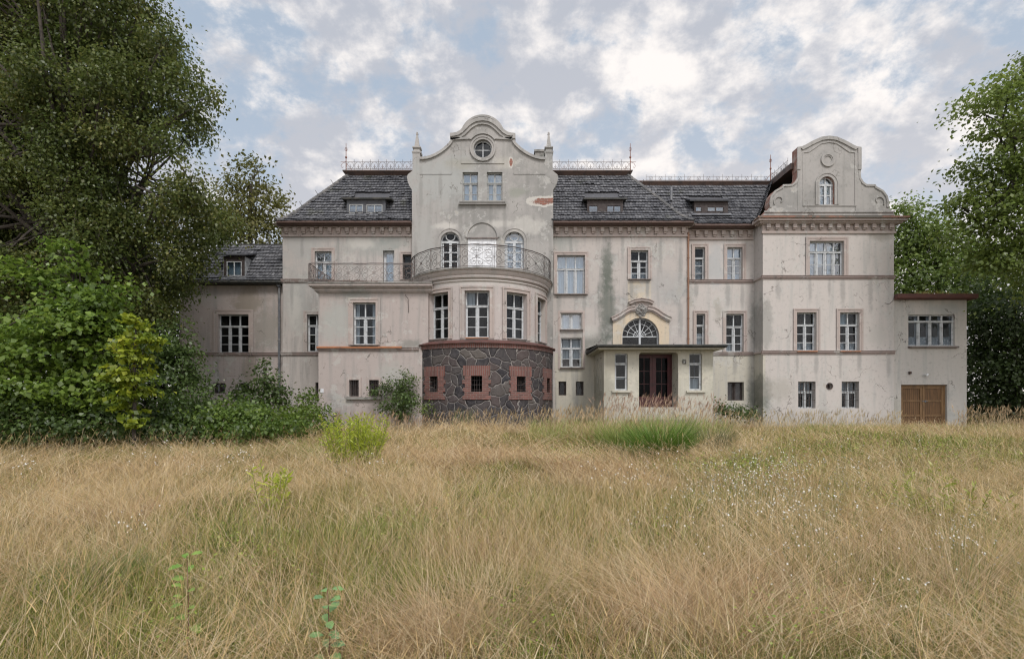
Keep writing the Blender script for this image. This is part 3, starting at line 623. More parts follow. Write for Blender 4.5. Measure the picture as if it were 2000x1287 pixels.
mb.band(ht, -.05, .05, -.07, 0, T=T)
bigarch = [(gc+X(1000+42.5, g)*math.cos(a), gpt(0, 190)[1]+1.02*math.sin(a)) for a in np.linspace(math.pi, 0, 24)]
mb.band(bigarch, -.05, .04, -.05, 0, T=T)
for zx in (457, 775): x = gpt(zx, 0)[0]; mb.box(x-.012, x+.012, -.012, 0, gpt(0, 375)[1], gpt(0, 205)[1], T=T)
mb.box(gpt(457, 0)[0], gpt(775, 0)[0], -.03, 0, gpt(0, 379)[1], gpt(0, 373)[1], T=T)
for a, b in ((152, 387), (845, 1080)): mb.box(gpt(a, 0)[0], gpt(b, 0)[0], -.02, 0, gpt(0, 458)[1], gpt(0, 453)[1], T=T)
for zx in (387, 845): mb.box(gpt(zx, 0)[0]-.014, gpt(zx, 0)[0]+.014, -.02, 0, gpt(0, 453)[1], gpt(0, 245)[1], T=T)
mb.build('gable_moulding', M_GABLE, ROOT)
mb = MB(); mb.box(gx0+.5, gx1-.5, g+.42, 30, 12.9, 13.2); 
mb.add([(gx0+.4, g+.4, 11), (gx1-.4, g+.4, 11), (gx0+.4, 31, 11), (gx1-.4, 31, 11), (gc, g+.4, Z(262, g)), (gc, 31, Z(262, g))], [(0, 2, 5, 4), (1, 3, 5, 4), (2, 3, 5)]); mb.build('gable_roof', M_TAR, ROOT)
def pinnacle(cx):
    Y = g+.18; zt = gpt(0, 300)[1]; mb = MB()
    def fr(r0, z0, r1, z1):
        vs = [(cx+sx*r0, Y+sy*r0, z0) for sx, sy in ((-1, -1), (1, -1), (1, 1), (-1, 1))]+[(cx+sx*r1, Y+sy*r1, z1) for sx, sy in ((-1, -1), (1, -1), (1, 1), (-1, 1))]
        mb.add(vs, [(0, 1, 2, 3), (4, 5, 6, 7)]+[(i, (i+1) % 4, 4+(i+1) % 4, 4+i) for i in range(4)])
    fr(.20, zt, .215, zt+.08); fr(.16, zt+.08, .13, zt+.2); fr(.13, zt+.2, .195, zt+.26); fr(.195, zt+.26, .19, zt+.31); fr(.115, zt+.31, .035, zt+.93); fr(.05, zt+.93, .05, zt+.97); fr(.03, zt+.97, .045, zt+1.0); fr(.045, zt+1.0, .01, zt+1.06)
    mb.build('pinnacle', M_GABLE, ROOT, (cx, Y, zt))
pinnacle(X(813.5, g)); pinnacle(X(1072, g))
mb = MB(); mb.box(X(1045, 26), X(1063, 26), 26, 26.5, Z(325, 26), Z(297, 26)); mb.box(X(1043.5, 26), X(1064.5, 26), 25.95, 26.55, Z(297, 26), Z(293, 26)); mb.build('chimney', M_SLAB, ROOT)
# ================================================================ roofs
def prof_at(prof, s):
    for (d0, z0), (d1, z1) in zip(prof[:-1], prof[1:]):
        l = math.hypot(d1-d0, z1-z0)
        if s <= l: return d0+(d1-d0)*s/l, z0+(z1-z0)*s/l
        s -= l
    l = math.hypot(prof[-1][0]-prof[-2][0], prof[-1][1]-prof[-2][1]); t = 1+s/l
    a, b = prof[-2], prof[-1]; return a[0]+(b[0]-a[0])*t, a[1]+(b[1]-a[1])*t
def roof_face(V, Q, VAR, P0, u, v, W, prof, iL, iR, row=.215, tw=.14, skip=(), tiles=True):
    """adds tiles and an underlay sheet to the running lists V (verts), Q (quads)"""
    P0 = np.array(P0, float); u = np.array(u, float); v = np.array(v, float); up = np.array((0, 0, 1.0))
    L = sum(math.hypot(b[0]-a[0], b[1]-a[1]) for a, b in zip(prof[:-1], prof[1:]))
    for (d0, z0), (d1, z1) in zip(prof[:-1], prof[1:]):
        b = len(V)
        for d_, z_ in ((d0, z0), (d1, z1)):
            V.append(P0+u*iL(d_)+v*d_+up*(z_-.05)); V.append(P0+u*(W-iR(d_))+v*d_+up*(z_-.05))
        VAR += [.25]*4; Q.append((b, b+1, b+3, b+2))
    if not tiles: return
    nr = int(round(L/row)); row = L/nr
    for r in range(nr):
        s0 = r*row; da, za = prof_at(prof, s0); db, zb = prof_at(prof, s0+row*1.25)
        n = np.array((0, 0, 0.)); t = v*(db-da)+up*(zb-za); nrm = np.cross(u, t); nrm /= np.linalg.norm(nrm)
        if nrm[2] < 0: nrm = -nrm
        x = iL(da)+random.uniform(-.1, 0); end = W-iR(da)
        rv = random.uniform(-.10, .10); sag = 0
        while x < end-.03:
            w = tw*random.uniform(.93, 1.07); xa, xb = x, min(x+w-.012, end+.02); x += w
            xm = (xa+xb)/2
            if any(a < xm < b_ and c <= da <= e for a, b_, c, e in skip): continue
            lift = .06+random.uniform(-.008, .014)+(.03 if random.random() < .02 else 0); j = random.uniform(-.018, .018); sag = .9*sag+random.uniform(-.004, .004)
            o = P0+v*da+up*za+nrm*(lift+sag)-t*(j/np.linalg.norm(t)); o2 = P0+v*db+up*zb+nrm*(.012+sag)
            # clip the tops to the hips
            xa2, xb2 = max(xa, iL(db)-.05), min(xb, W-iR(db)+.05)
            if xb2 <= xa2: xa2 = xb2 = (xa2+xb2)/2; 
            b = len(V)
            V.extend([o+u*xa, o+u*xb, o2+u*xb2, o2+u*xa2, o+u*xa-nrm*.05, o+u*xb-nrm*.05, o2+u*xb2-nrm*.02, o2+u*xa2-nrm*.02, o+u*xa, o+u*xb])
            VAR.extend([min(1, max(0, random.betavariate(2.2, 2.2)+rv))]*4+[-.6]*6)  # tile lips tinted dark to paint in shade lines between rows
            Q.extend([(b, b+1, b+2, b+3), (b+4, b+5, b+9, b+8), (b+4, b+8, b+3, b+7), (b+5, b+6, b+2, b+9)])
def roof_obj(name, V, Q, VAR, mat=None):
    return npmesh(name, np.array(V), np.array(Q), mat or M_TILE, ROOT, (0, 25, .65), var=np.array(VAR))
dd = lambda d: d
PM = [(0, 0), (.3, .2), (.6, .55), (1.05, 1.18), (2.5, 3.13)]
V, Q, A = [], [], []; ex0, ex1 = -10.73, 8.30
GL, GRT = gx0-.01, gx1+.01
roof_face(V, Q, A, (ex0, 24.5, EZ), (1, 0, 0), (0, 1, 0), GL-ex0, PM, dd, lambda d: 0, skip=[(X(679, 25)-ex0, X(750, 25)-ex0, .75, 1.5)])
roof_face(V, Q, A, (GRT, 24.5, EZ), (1, 0, 0), (0, 1, 0), ex1-GRT, PM, lambda d: 0, dd, skip=[(X(1149, 25)-GRT, X(1216, 25)-GRT, .75, 1.5)])
roof_face(V, Q, A, (GL, 25.1, EZ+.5), (1, 0, 0), (0, 1, 0), GRT-GL, [(0, 0), (1.9, 2.6)], lambda d: 0, lambda d: 0, tiles=False)
roof_face(V, Q, A, (ex0, 36.5, EZ), (0, -1, 0), (1, 0, 0), 12, PM, dd, dd, tw=.25)
roof_face(V, Q, A, (ex1, 24.5, EZ), (0, 1, 0), (-1, 0, 0), 12, PM, dd, dd, tw=.25)
roof_face(V, Q, A, (ex1, 36.5, EZ), (-1, 0, 0), (0, -1, 0), ex1-ex0, PM, dd, dd, tiles=False)
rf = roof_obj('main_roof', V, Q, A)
M_HIP = simple('hip_tile', (.10, .10, .10), (.2, .19, .18), 5)
for cx, sx in ((ex0, 1), (ex1, -1)):
    hb = MB()
    for k in range(13):
        a = prof_at(PM, k*.31); b = prof_at(PM, k*.31+.34); hb.tube([(cx+sx*a[0], 24.5+a[0], EZ+a[1]+.05), (cx+sx*b[0], 24.5+b[0], EZ+b[1]+.03)], .085, 7)
        if k % 3 == 1: hb.tube([(cx+sx*a[0], 24.5+a[0], EZ+a[1]+.1), (cx+sx*a[0]-sx*.12, 24.5+a[0]-.05, EZ+a[1]+.3)], .014, 4)
    hb.build('hip_ridge', M_HIP, rf)
def capbox(x0, x1, y0, y1, z0, z1, o):
    mb = MB(); mb.add([(x0, y0, z0), (x1, y0, z0), (x1, y1, z0), (x0, y1, z0), (x0-o, y0-o, z1-.05), (x1+o, y0-o, z1-.05), (x1+o, y1+o, z1-.05), (x0-o, y1+o, z1-.05)], [(0, 1, 2, 3)]+[(i, (i+1) % 4, 4+(i+1) % 4, 4+i) for i in range(4)])
    mb.box(x0-o-.02, x1+o+.02, y0-o-.02, y1+o+.02, z1-.05, z1); return mb.build('roof_cap', M_CAP, ROOT)
capbox(ex0+2.5, ex1-2.5, 27.0, 34, EZ+3.1, EZ+3.33, .2)
def cresting(x0, x1, Y, z, h=.42, step=.42, fin=(), r=.011, along='x', mat=None):
    mb = MB(); n = max(1, round((x1-x0)/step)); st = (x1-x0)/n
    T = (lambda x, y, zz: (x, Y+y, zz)) if along == 'x' else (lambda x, y, zz: (Y+y, x, zz))
    for q in (.08, h): mb.tube([(x0, 0, z+q), (x1, 0, z+q)], r, 4, T=T)
    for i in range(n+1):
        x = x0+i*st; mb.tube([(x, 0, z), (x, 0, z+h+.12)], r, 4, T=T)
        if i < n:
            c = x+st/2; q = (h-.08)/2
            mb.tube([(c+q*math.cos(a), 0, z+.08+q+q*math.sin(a)) for a in np.linspace(0, 2*math.pi, 15)], r*.9, 4, T=T)
            mb.tube([(c, 0, z+.08), (c, 0, z+.08+q*1.2)], r*1.3, 4, T=T); mb.tube([(c-.06, 0, z+.2), (c, 0, z+.13), (c+.06, 0, z+.2)], r*.9, 4, T=T)
    ob = mb.build('roof_cresting', mat or M_IRONP, ROOT)
    for fx, s in fin:
        f = MB(); f.tube([(fx, 0, z-.1), (fx, 0, z+.8), (fx, 0, z+1.35)], .026, 5, r1=.012, T=T)
        f.tube([(fx, 0, z+.62), (fx, 0, z+.68)], .05, 6, T=T)
        for k in range(4):
            a = k*math.pi/2; f.tube([(fx, 0, z+.95), (fx+.07*math.cos(a), .07*math.sin(a), z+1.02), (fx+.05*math.cos(a), .05*math.sin(a), z+1.12), (fx, 0, z+1.14)], .008, 4, T=T)
        f.tube([(fx, 0, z+.42), (fx-s*.18, 0, z+.36), (fx-s*.26, 0, z+.22), (fx-s*.2, 0, z+.12), (fx-s*.14, 0, z+.18)], .01, 4, T=T); f.tube([(fx, 0, z+.44), (fx-s*.28, 0, z+.42)], .009, 4, T=T)
        f.tube([(fx+s*.02, 0, z+.35), (fx+s*.28, 0, z+.02)], .012, 4, T=T)
        f.build('finial', M_RUST, ob)
CT = EZ+3.33
cresting(X(676, 26.85), gx0-.05, 26.85, CT, fin=[(X(676, 26.85), 1)]); cresting(gx1+.05, X(1231, 26.85), 26.85, CT, fin=[(X(1231, 26.85), -1)])
# ---- dormers
gp = bpy.data.materials['grey_paint']; M_SLATE = simple('slate_blue_timber', (.10, .105, .115), (.07, .07, .075), 5)
def dormer(px0, px1, pyt, pyb, Y, panes, roofpx, drop, run, frame, face, cheek=None, roofm=None, rz=.0):
    x0, x1, z0, z1 = X(px0, Y), X(px1, Y), Z(pyb, Y), Z(pyt, Y); hs = [rect(X(a, Y), X(b, Y), Z(d_, Y), Z(c, Y)) for a, b, c, d_ in panes]
    mb = MB(); mb.prism(rect(x0, x1, z0, z1), hs, Y, Y+.06)
    for a, b in ((x0, x0+.05), (x1-.05, x1)): mb.box(a, b, Y+.06, Y+run, z0-.3, z1-.002)
    mb.box(x0+.05, x1-.05, Y+.5, Y+.55, z0, z1-.01)
    d_ = mb.build('dormer', face, ROOT, ((x0+x1)/2, Y, z0))
    if cheek:
        for a, b in ((x0-.015, x0-.004), (x1+.004, x1+.015)):
            c = MB(); c.box(a, b, Y+.0, Y+run, z0-.1, z1-.03); c.build('cheek', cheek, d_)
    ra, rb = X(roofpx[0], Y), X(roofpx[1], Y); r = MB()
    r.add([(ra, Y-.14, z1-.02), (rb, Y-.14, z1-.02), (rb, Y-.14, z1+.05), (ra, Y-.14, z1+.05), (ra, Y+run, z1+drop), (rb, Y+run, z1+drop), (rb, Y+run, z1+drop+.07), (ra, Y+run, z1+drop+.07)],
          [(0, 1, 2, 3), (4, 5, 6, 7), (0, 1, 5, 4), (3, 2, 6, 7), (0, 3, 7, 4), (1, 2, 6, 5)]); r.build('dormer_roof', roofm or M_TAR, d_)
    f = MB(); pm = MB()
    for i, h in enumerate(hs):
        a, b, c, e = h[0][0], h[1][0], h[0][1], h[2][1]; f.ring(rect(a, b, c, e), rect(a+.03, b-.03, c+.03, e-.03), Y-.015, Y+.05); pm.add([(a, Y+.02, c), (b, Y+.02, c), (b, Y+.02, e), (a, Y+.02, e)], [(0, 1, 2, 3)])
        if b-a > .55: f.box((a+b)/2-.02, (a+b)/2+.02, Y-.005, Y+.045, c+.02, e-.02)
    f.build('window_frame', frame, d_); pm.build('pane', M_GLASSB, d_); cm = MB()
    for h in hs: cm.add([(h[0][0], Y+.16, h[0][1]), (h[1][0], Y+.16, h[0][1]), (h[1][0], Y+.16, h[2][1]), (h[0][0], Y+.16, h[2][1])], [(0, 1, 2, 3)])
    cm.build('sky_sheen', M_BLUEC, d_)  # pale sheet standing in for sky reflected in the dormer panes
    s = MB(); s.add([(x0-.1, Y-.04, z0+.02), (x1+.1, Y-.04, z0+.02), (x1+.15, Y-.2, z0-.12), (x0-.15, Y-.2, z0-.12)], [(0, 1, 2, 3)]); s.build('apron', M_ZINC, d_)
    return d_
gp = bpy.data.materials['grey_paint']
dormer(677, 753, 390, 419, 25.1, [(682, 709, 400, 417), (716, 747, 400, 417)], (668, 765), .12, 1.0, gp, M_SLATE)
dormer(1147, 1217, 390.5, 420, 25.1, [(1150, 1168, 401, 416), (1185, 1213, 401, 416)], (1139, 1224), .12, 1.0, M_DARKF, M_DARKF)
# ---- recessed wing roof and right wing roof
V, Q, A = [], [], []; PW = [(0, 0), (.3, .18), (.7, .6), (2.0, 2.62)]
roof_face(V, Q, A, (6.4, 25.0, 9.98), (1, 0, 0), (0, 1, 0), 11.15-6.4, PW, lambda d: 0, lambda d: -d*.92, skip=[(X(1357, 25.75)-6.4, X(1421, 25.75)-6.4, .8, 1.5)])
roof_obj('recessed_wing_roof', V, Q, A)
capbox(6.0, 13.4, 27.0, 34, 12.55, 12.78, .12)
cresting(X(1262, 27), X(1505, 27), 27, 12.78, h=.26, step=.48, fin=[(X(1505, 27), -1)], r=.008)
dormer(1356, 1422, 394, 418, 25.75, [(1358, 1371, 403.5, 414), (1381, 1414, 403.5, 414)], (1346, 1428), .45, .9, M_DARKF, M_DARKF, roofm=M_TILE)
wl, wr = X(1490, 24.6), X(1746, 24.6)
V, Q, A = [], [], []; PR = [(0, 0), (.3, .2), (.7, .75), (1.75, 2.6)]
roof_face(V, Q, A, (wl-.3, 24.95, 10.08), (0, 1, 0), (1, 0, 0), 11, PR, dd, lambda d: 0)
roof_face(V, Q, A, (wr-.1, 35.95, 10.0), (0, -1, 0), (-1, 0, 0), 11, PR, lambda d: 0, lambda d: 0)
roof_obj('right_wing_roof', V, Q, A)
mb = MB(); mb.box(wl+1.43, wr-1.9, 24.9, 36, 12.5, 12.78); mb.build('roof_cap', M_CAP, ROOT)
cresting(25.3, 27, wl+1.5, 12.78, h=.30, step=.42, along='y', r=.008)
# ---- vents
for px, Y, zt in ((1288, 27, 352), (1440, 27, 352)):
    mb = MB(); z = 12.78; mb.box(X(px-3, Y), X(px+3, Y), Y+.1, Y+.3, z-.05, Z(355, Y)); mb.box(X(px-5, Y), X(px+5, Y), Y+.05, Y+.35, Z(355, Y), Z(353, Y)); mb.build('roof_vent', M_RUST, ROOT)
mb = MB(); mb.tube([(X(1311, 25.9), 25.9, Z(392, 25.9)), (X(1311, 26.0), 26.0, Z(366, 26.0))], .06, 8); mb.build('vent_pipe', M_ZINC, ROOT)
# ---- left wing
ll = x25(350)-.15
wall('left_wing_wall', 'left', rect(ll, xl-.001, ZB, 7.45), 25.3, .3, M_LEFT)
mb = MB(); mb.box(ll, ll+.3, 25.6, 30, ZB, 7.45); mb.box(ll, xl-.01, 30, 30.3, ZB, 7.45); mb.build('rear_wall', M_LEFT, ROOT)
course('string_course', ll, xl-.07, 25.3, 691)
V, Q, A = [], [], []; PL = [(0, 0), (.3, .25), (1.55, 2.12)]
roof_face(V, Q, A, (ll-.3, 24.95, 7.34), (1, 0, 0), (0, 1, 0), xl-ll+.28, PL, dd, lambda d: 0, row=.215, tw=.15, skip=[(X(438, 25.2)-ll+.3, X(478, 25.2)-ll+.3, .25, .9)])
roof_face(V, Q, A, (ll-.3, 30.6, 7.34), (0, -1, 0), (1, 0, 0), 5.65, PL, dd, dd, tw=.25)
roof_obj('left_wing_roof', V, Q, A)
mb = MB(); mb.box(ll+1.2, xl-.01, 26.45, 29.1, 9.36, 9.5); mb.build('roof_cap', M_TAR, ROOT)
mb = MB(); mb.tube([(ll-.3, 24.98, 7.30), (xl-.05, 24.98, 7.30)], .07, 8); mb.box(ll-.2, xl-.01, 25.0, 25.3, 7.2, 7.26); mb.build('gutter', M_TAR, ROOT)
dormer(437, 478, 500, 541.5, 25.2, [(443, 472, 511, 539)], (425, 484), .38, 1.1, M_PAINT, M_DARKF, cheek=simple('pale_cheek', (.36, .37, .37), (.25, .26, .26), 4), roofm=M_TILE)
# downpipes
def downpipe(px, Y, py0, py1, mat, r=.055, hop=False):
    mb = MB(); x = X(px, Y); mb.tube([(x, Y-.1, Z(py0, Y)), (x, Y-.1, Z(py1, Y))], r, 8)
    for f in np.linspace(.05, .95, 6): z = Z(py0, Y)+(Z(py1, Y)-Z(py0, Y))*f; mb.tube([(x, Y-.1, z-.02), (x, Y-.1, z+.02)], r+.015, 8)
    if hop: mb.tube([(x-.03, Y-.1, Z(py0, Y)+.02), (x-.03, Y-.1, Z(py0, Y)+.35)], .11, 8)
    mb.build('downpipe', mat, ROOT)
downpipe(547, 25.25, 562, 815, M_ZINC, hop=True); downpipe(1343, 25.05, 455, 673, M_COPPER, .045)
# ---- recessed wing wall
wall('recessed_wing_wall', 'mid', rect(xr-.02, wl+.05, ZB, 10.02), 25.5, .3, M_WING)
cornice('cornice', xr, wl-.07, 25.5, dy=6); course('string_course', xr, wl-.07, 25.5, 549); course('string_course', xr, wl-.07, 25.5, 690)
gutter(xr, wl-.1, 25.05, 9.95)
# ---- right wing walls
T = flatT(24.6); k = 24.6
vent = circ(X(1620, k), Z(754, k), .14, 16); hole('wing', vent)
wall('right_wing_wall', 'wing', rect(wl, wr, ZB, 10.25), k, .32, M_WING)
mb = MB(); mb.box(wl, wl+.3, k+.32, 36, ZB, 10.1); mb.box(wr-.3, wr, k+.32, 36, ZB, 10.1); mb.box(wl+.3, wr-.3, 35.7, 36, ZB, 10.1); mb.build('rear_wall', M_WING, ROOT)
mb = MB(); mb.ring(circ(X(1620, k), Z(754, k), .155, 16), circ(X(1620, k), Z(754, k), .12, 16), -.03, .02, T=T); mb.box(X(1620, k)-.12, X(1620, k)+.12, .2, .22, Z(754, k)-.12, Z(754, k)+.12, T=T); mb.build('round_vent', M_IRON, ROOT)
for py in (541, 687.5): course('string_course', wl-.08, wr+.02, k, py)
for py in (541, 687.5):
    mb = MB(); z = Z(py, k); mb.box(wl-.075, wl, k+.012, 25.42, z-.04, z+.04); mb.build('string_course', M_TRIM, ROOT)
# cornice of the right wing: slightly different heights
def wing_cornice():
    mb = MB()
    def bx(o, pa, pb): mb.box(wl-o, wr+o, k-o, k+.03 if o < .2 else k+.3, Z(pa, k-o), Z(pb, k-o))
    bx(.07, 455.5, 451.5); bx(.035, 451.5, 438); bx(.13, 438, 435); bx(.24, 435.2, 430); bx(.36, 430.2, 424)
    n = 15
    for i in range(n):
        x = wl+(i+.5)*(wr-wl)/n; mb.box(x-.09, x+.09, k-.17, k-.035, Z(447, k), Z(437.5, k)); mb.box(x-.065, x+.065, k-.11, k-.035, Z(450, k), Z(447, k))
    for i in range(1): pass
    mb.build('cornice', M_TRIM, ROOT)
    t = MB(); vs = [(wl-.42, k-.44, Z(424.5, k-.44)), (wr+.42, k-.44, Z(424.5, k-.44)), (wr+.42, k-.44, Z(421.5, k-.44)), (wl-.42, k-.44, Z(421.5, k-.44)), (wl-.3, k+.1, Z(418, k-.44)), (wr+.3, k+.1, Z(418, k-.44)), (wr+.42, k+.1, Z(424.5, k-.44)), (wl-.42, k+.1, Z(424.5, k-.44))]
    t.add(vs, [(0, 1, 2, 3), (3, 2, 5, 4), (0, 1, 6, 7), (1, 2, 5, 6), (0, 3, 4, 7)]); t.build('eaves_tiles', simple('eaves_clay', (.24, .135, .10), (.13, .12, .105), 1.3, thr=(.42, .55)), ROOT)
wing_cornice()
def right_gable():
    R = [(1750, 423), (1744, 415), (1734.7, 405.5), (1736, 397), (1733, 383.5), (1725, 372.5), (1717, 368), (1711, 365), (1709, 361), (1692, 360.5), (1686, 356), (1681, 348), (1680, 335), (1681, 332), (1681, 288.6), (1672, 287.5), (1664.5, 284), (1656, 279), (1648, 275), (1634, 269), (1619, 267)]
    cx = 1619; full = [(X(2*cx-a, k), Z(b, k)) for a, b in R[:-1]]+[(X(a, k), Z(b, k)) for a, b in R[::-1]]
    mb = MB(); mb.prism(full[::-1], HOLES['rgable'], k, k+.45, 0, 1); ob = mb.build('right_gable_wall', [M_GABLE, M_REDSIDE], ROOT)
    m = MB(); top = full[13:28]; m.band(top, -.14, .015, -.05, .0, T=T)
    def L(a, b): return (X(a, k), Z(b, k))
    fld = [L(1568, 402), L(1568, 299), L(1580, 297), L(1590, 290), L(1603, 281), L(1619, 278), L(1635, 281), L(1648, 290), L(1658, 297), L(1670, 299), L(1670, 402)]
    m.band(fld, -.02, .02, -.03, 0, T=T); m.band([L(1567, 402), L(1671, 402)], -.02, .02, -.033, 0, T=T)
    for s in (-1, 1):
        side = [L(cx+s*(a-cx), b) for a, b in R[2:13]]; m.band(side, 0 if s < 0 else .0, -.09 if s < 0 else .09, -.04, 0, T=T)
        c = L(cx+s*96, 393); sp = [(c[0]+s*(.30-.022*i)*math.cos(i*.42-.6), c[1]+(.30-.022*i)*math.sin(i*.42-.6)) for i in range(12)]; m.band(sp, -.022, .022, -.045, 0, T=T)
        bx0, bx1 = sorted((X(cx+s*52, k), X(cx+s*62, k))); m.box(bx0, bx1, -.02, 0, Z(413, k), Z(300, k), T=T)
    m.band([L(1492, 414), L(1746, 414)], -.03, .03, -.05, 0, T=T)
    oc = L(1616.4, 312.6); m.ring(circ(*oc, .32), circ(*oc, .22), -.06, 0, T=T); m.ring(circ(*oc, .22), circ(*oc, .17), -.035, 0, T=T)
    m.build('gable_moulding', M_GABLE, ob)
right_gable()
# small red-brick shoulder behind the left edge and lead-capped side
# ---- terrace block
tl = X(622, 22.5)
HT = HOLES['terrace']
wall('terrace_wall', 'terrace', rect(tl, -3.5, ZB, 6.35), 22.5, .3, M_LEFT)
mb = MB(); mb.box(tl, tl+.3, 22.8, 25, ZB, 6.35); mb.build('terrace_side_wall', M_LEFT, ROOT)
course('string_course', tl-.04, -3.9, 22.5, 681)
mb = MB(); z = Z(677, 22.45); mb.add([(tl-.06, 22.36, z-.03), (-4.6, 22.36, z-.03), (-4.6, 22.5, z+.02), (tl-.06, 22.5, z+.02)], [(0, 1, 2, 3)]); mb.box(tl-.06, -4.6, 22.36, 22.5, z-.07, z-.032); mb.build('orange_tile_ledge', M_ORANGE, ROOT)
mb = MB()
for o, za, zb in ((.06, 6.26, 6.32), (.13, 6.32, 6.44), (.22, 6.44, 6.50), (.32, 6.50, 6.60)): mb.box(tl-o, -3.3, 22.5-o, 24.98, za, zb)
mb.build('terrace_cornice', M_LEFT, ROOT)
mb = MB(); mb.box(tl-.36, -3.3, 22.14, 24.97, 6.60, 6.645); mb.build('terrace_deck', M_SLAB, ROOT)
w = None
mb = MB(); mb.box(X(677, 22.5), X(746, 22.5), 22.38, 22.5, Z(780, 22.5), Z(775.5, 22.5)); mb.build('basement_sill', M_SLAB, ROOT)
mb = MB(); mb.box(X(626, 22.5), X(632, 22.5), 22.485, 22.499, Z(767, 22.5), Z(759, 22.5)); mb.build('paper_notice', simple('faded_paper', (.62, .64, .66), (.5, .5, .5), 9), ROOT)
mb = MB(); mb.tube([(X(791, 22.4), 22.45, Z(575, 22.4)), (X(793, 22.4), 22.36, Z(578, 22.4)), (X(797, 22.4), 22.42, Z(584, 22.4)), (X(797.5, 22.4), 22.47, Z(610, 22.4))], .012, 5); mb.build('wall_hook', M_IRON, ROOT)
# ---- round bay
BW = []
for th in (-66, -33, 0, 33, 66):
    T = bayT(math.radians(th), 3.0); a = .47; z0, z1 = 4.33, 6.22; BW.append((math.radians(th), a/3.0+.012, z0, z1))
    w = sash(T, ROOT, -a, a, z0, z1, cols=2, tr=.32, bars=(.34, .67), d=.24, name='bay_window', curtain=[(0, .2, 0, 1, M_CURT)] if th == 33 else ([(.02, .4, .68, 1, M_CURT)] if th == 0 else None))
    sillm(w, T, -a, a, z0, M_ORANGE if th == 0 else M_SILL, out=.06)
def curved(R, t0, t1, z0, z1, holes, depth, rim=False, step=.035, also=()):
    holes = [(max(h[0], t0), min(h[1], t1), max(h[2], z0), min(h[3], z1)) for h in holes]
    mb = MB(); ts = sorted(set([t0, t1]+list(also)+[h[i] for h in holes for i in (0, 1)]+list(np.linspace(t0, t1, int((t1-t0)/step)+1)))); zs = sorted(set([z0, z1]+[h[i] for h in holes for i in (2, 3)]))
    ins = lambda t, z: any(h[0] < t < h[1] and h[2] < z < h[3] for h in holes)
    pt = lambda r, t, z: (BXC+r*math.sin(t), BYC-r*math.cos(t), z)
    nt_, nz_ = len(ts), len(zs); grid = [[pt(R, t, z) for z in zs] for t in ts]
    vs = [p for c in grid for p in c]; fs = []
    cell = {}
    for i in range(nt_-1):
        for j in range(nz_-1):
            cell[i, j] = not ins((ts[i]+ts[i+1])/2, (zs[j]+zs[j+1])/2)
            if cell[i, j]: fs.append((i*nz_+j, (i+1)*nz_+j, (i+1)*nz_+j+1, i*nz_+j+1))
    mb.add(vs, fs)
    for (i, j), s in cell.items():
        if not s: continue
        for (di, dj, e0, e1) in ((1, 0, (i+1, j), (i+1, j+1)), (-1, 0, (i, j), (i, j+1)), (0, 1, (i, j+1), (i+1, j+1)), (0, -1, (i, j), (i+1, j))):
            nb = cell.get((i+di, j+dj))
            if nb is False or (nb is None and rim):
                p = [pt(R, ts[e[0]], zs[e[1]]) for e in (e0, e1)]; q = [pt(R-depth, ts[e[0]], zs[e[1]]) for e in (e1, e0)]; mb.add(p+q, [(0, 1, 2, 3)])
    return mb
H2 = math.pi/2
mb = curved(3.0, -H2, H2, 4.1, 6.7, [(t-a, t+a, z0, z1) for t, a, z0, z1 in BW], .34); mb.build('bay_wall', M_BAY, ROOT)
for t, a, z0, z1 in BW:
    b = curved(3.035, t-a-.055, t+a+.055, z0-.04, z1+.16, [(t-a, t+a, z0-.2, z1)], .04, rim=True); b2 = curved(3.06, t-a-.062, t+a+.062, z0-.04, z1+.18, [(t-a-.045, t+a+.045, z0-.2, z1+.125)], .03, rim=True)
    b.add(b2.v, b2.f); b.build('bay_window_surround', M_TRIM, ROOT)
mb = MB(); mb.lathe([(3.0, 6.60), (3.05, 6.62), (3.05, 6.66), (3.0, 6.68), (3.02, 6.72), (3.10, 6.74), (3.12, 6.80), (3.10, 6.84), (3.14, 6.88), (3.19, 6.96), (3.20, 7.01), (3.25, 7.03), (3.26, 7.06)], (BXC, BYC, 0), 72, 0, -H2, H2); mb.build('bay_cornice', M_BAY, ROOT, smooth=False)
mb = MB(); mb.lathe([(3.26, 7.06), (3.29, 7.065), (3.29, 7.10), (1.5, 7.105), (.01, 7.11)], (BXC, BYC, 0), 72, 0, -H2, H2); mb.build('balcony_deck', M_SLAB, ROOT)
SH = [(math.radians(t), .067, 2.03, 2.75) for t in (-66, -33, 0, 33, 66)]
mb = curved(3.28, -H2, H2, ZB, 3.88, [(t-a, t+a, z0, z1) for t, a, z0, z1 in SH], .4); mb.build('stone_base', M_STONE, ROOT)
for t, a, z0, z1 in SH:
    b = MB()
    for q in range(6):
        hw = (.172, .147)[q % 2]+random.uniform(-.006, .006); e = curved(3.315, t-hw, t+hw, 1.80+q*.1583, 1.80+(q+1)*.1583, [(t-a, t+a, z0, 9)] if 1.80+(q+1)*.1583 > z0+.1 else [], .3, rim=True, also=(t-a, t+a)); b.add(e.v, e.f)
    l = curved(3.315, t-.167, t+.167, 2.752, 3.16, [], .05, rim=True)
    fr_ = b.build('brick_surround', M_BRICK, ROOT); bm_ = bmesh.new(); bm_.from_mesh(fr_.data); bmesh.ops.remove_doubles(bm_, verts=bm_.verts, dist=2e-4); bm_.to_mesh(fr_.data); bm_.free(); l.build('brick_lintel', M_SOLD, fr_)
    T = bayT(t, 3.28); gm = MB()
    for u in (-.1, 0, .1): gm.tube([(u, .16, z0), (u, .16, z1)], .012, 4, T=T)
    for zz in (2.2, 2.4, 2.58): gm.tube([(-.22, .17, zz), (.22, .17, zz)], .012, 4, T=T)
    gm.build('grille', M_IRON, fr_)
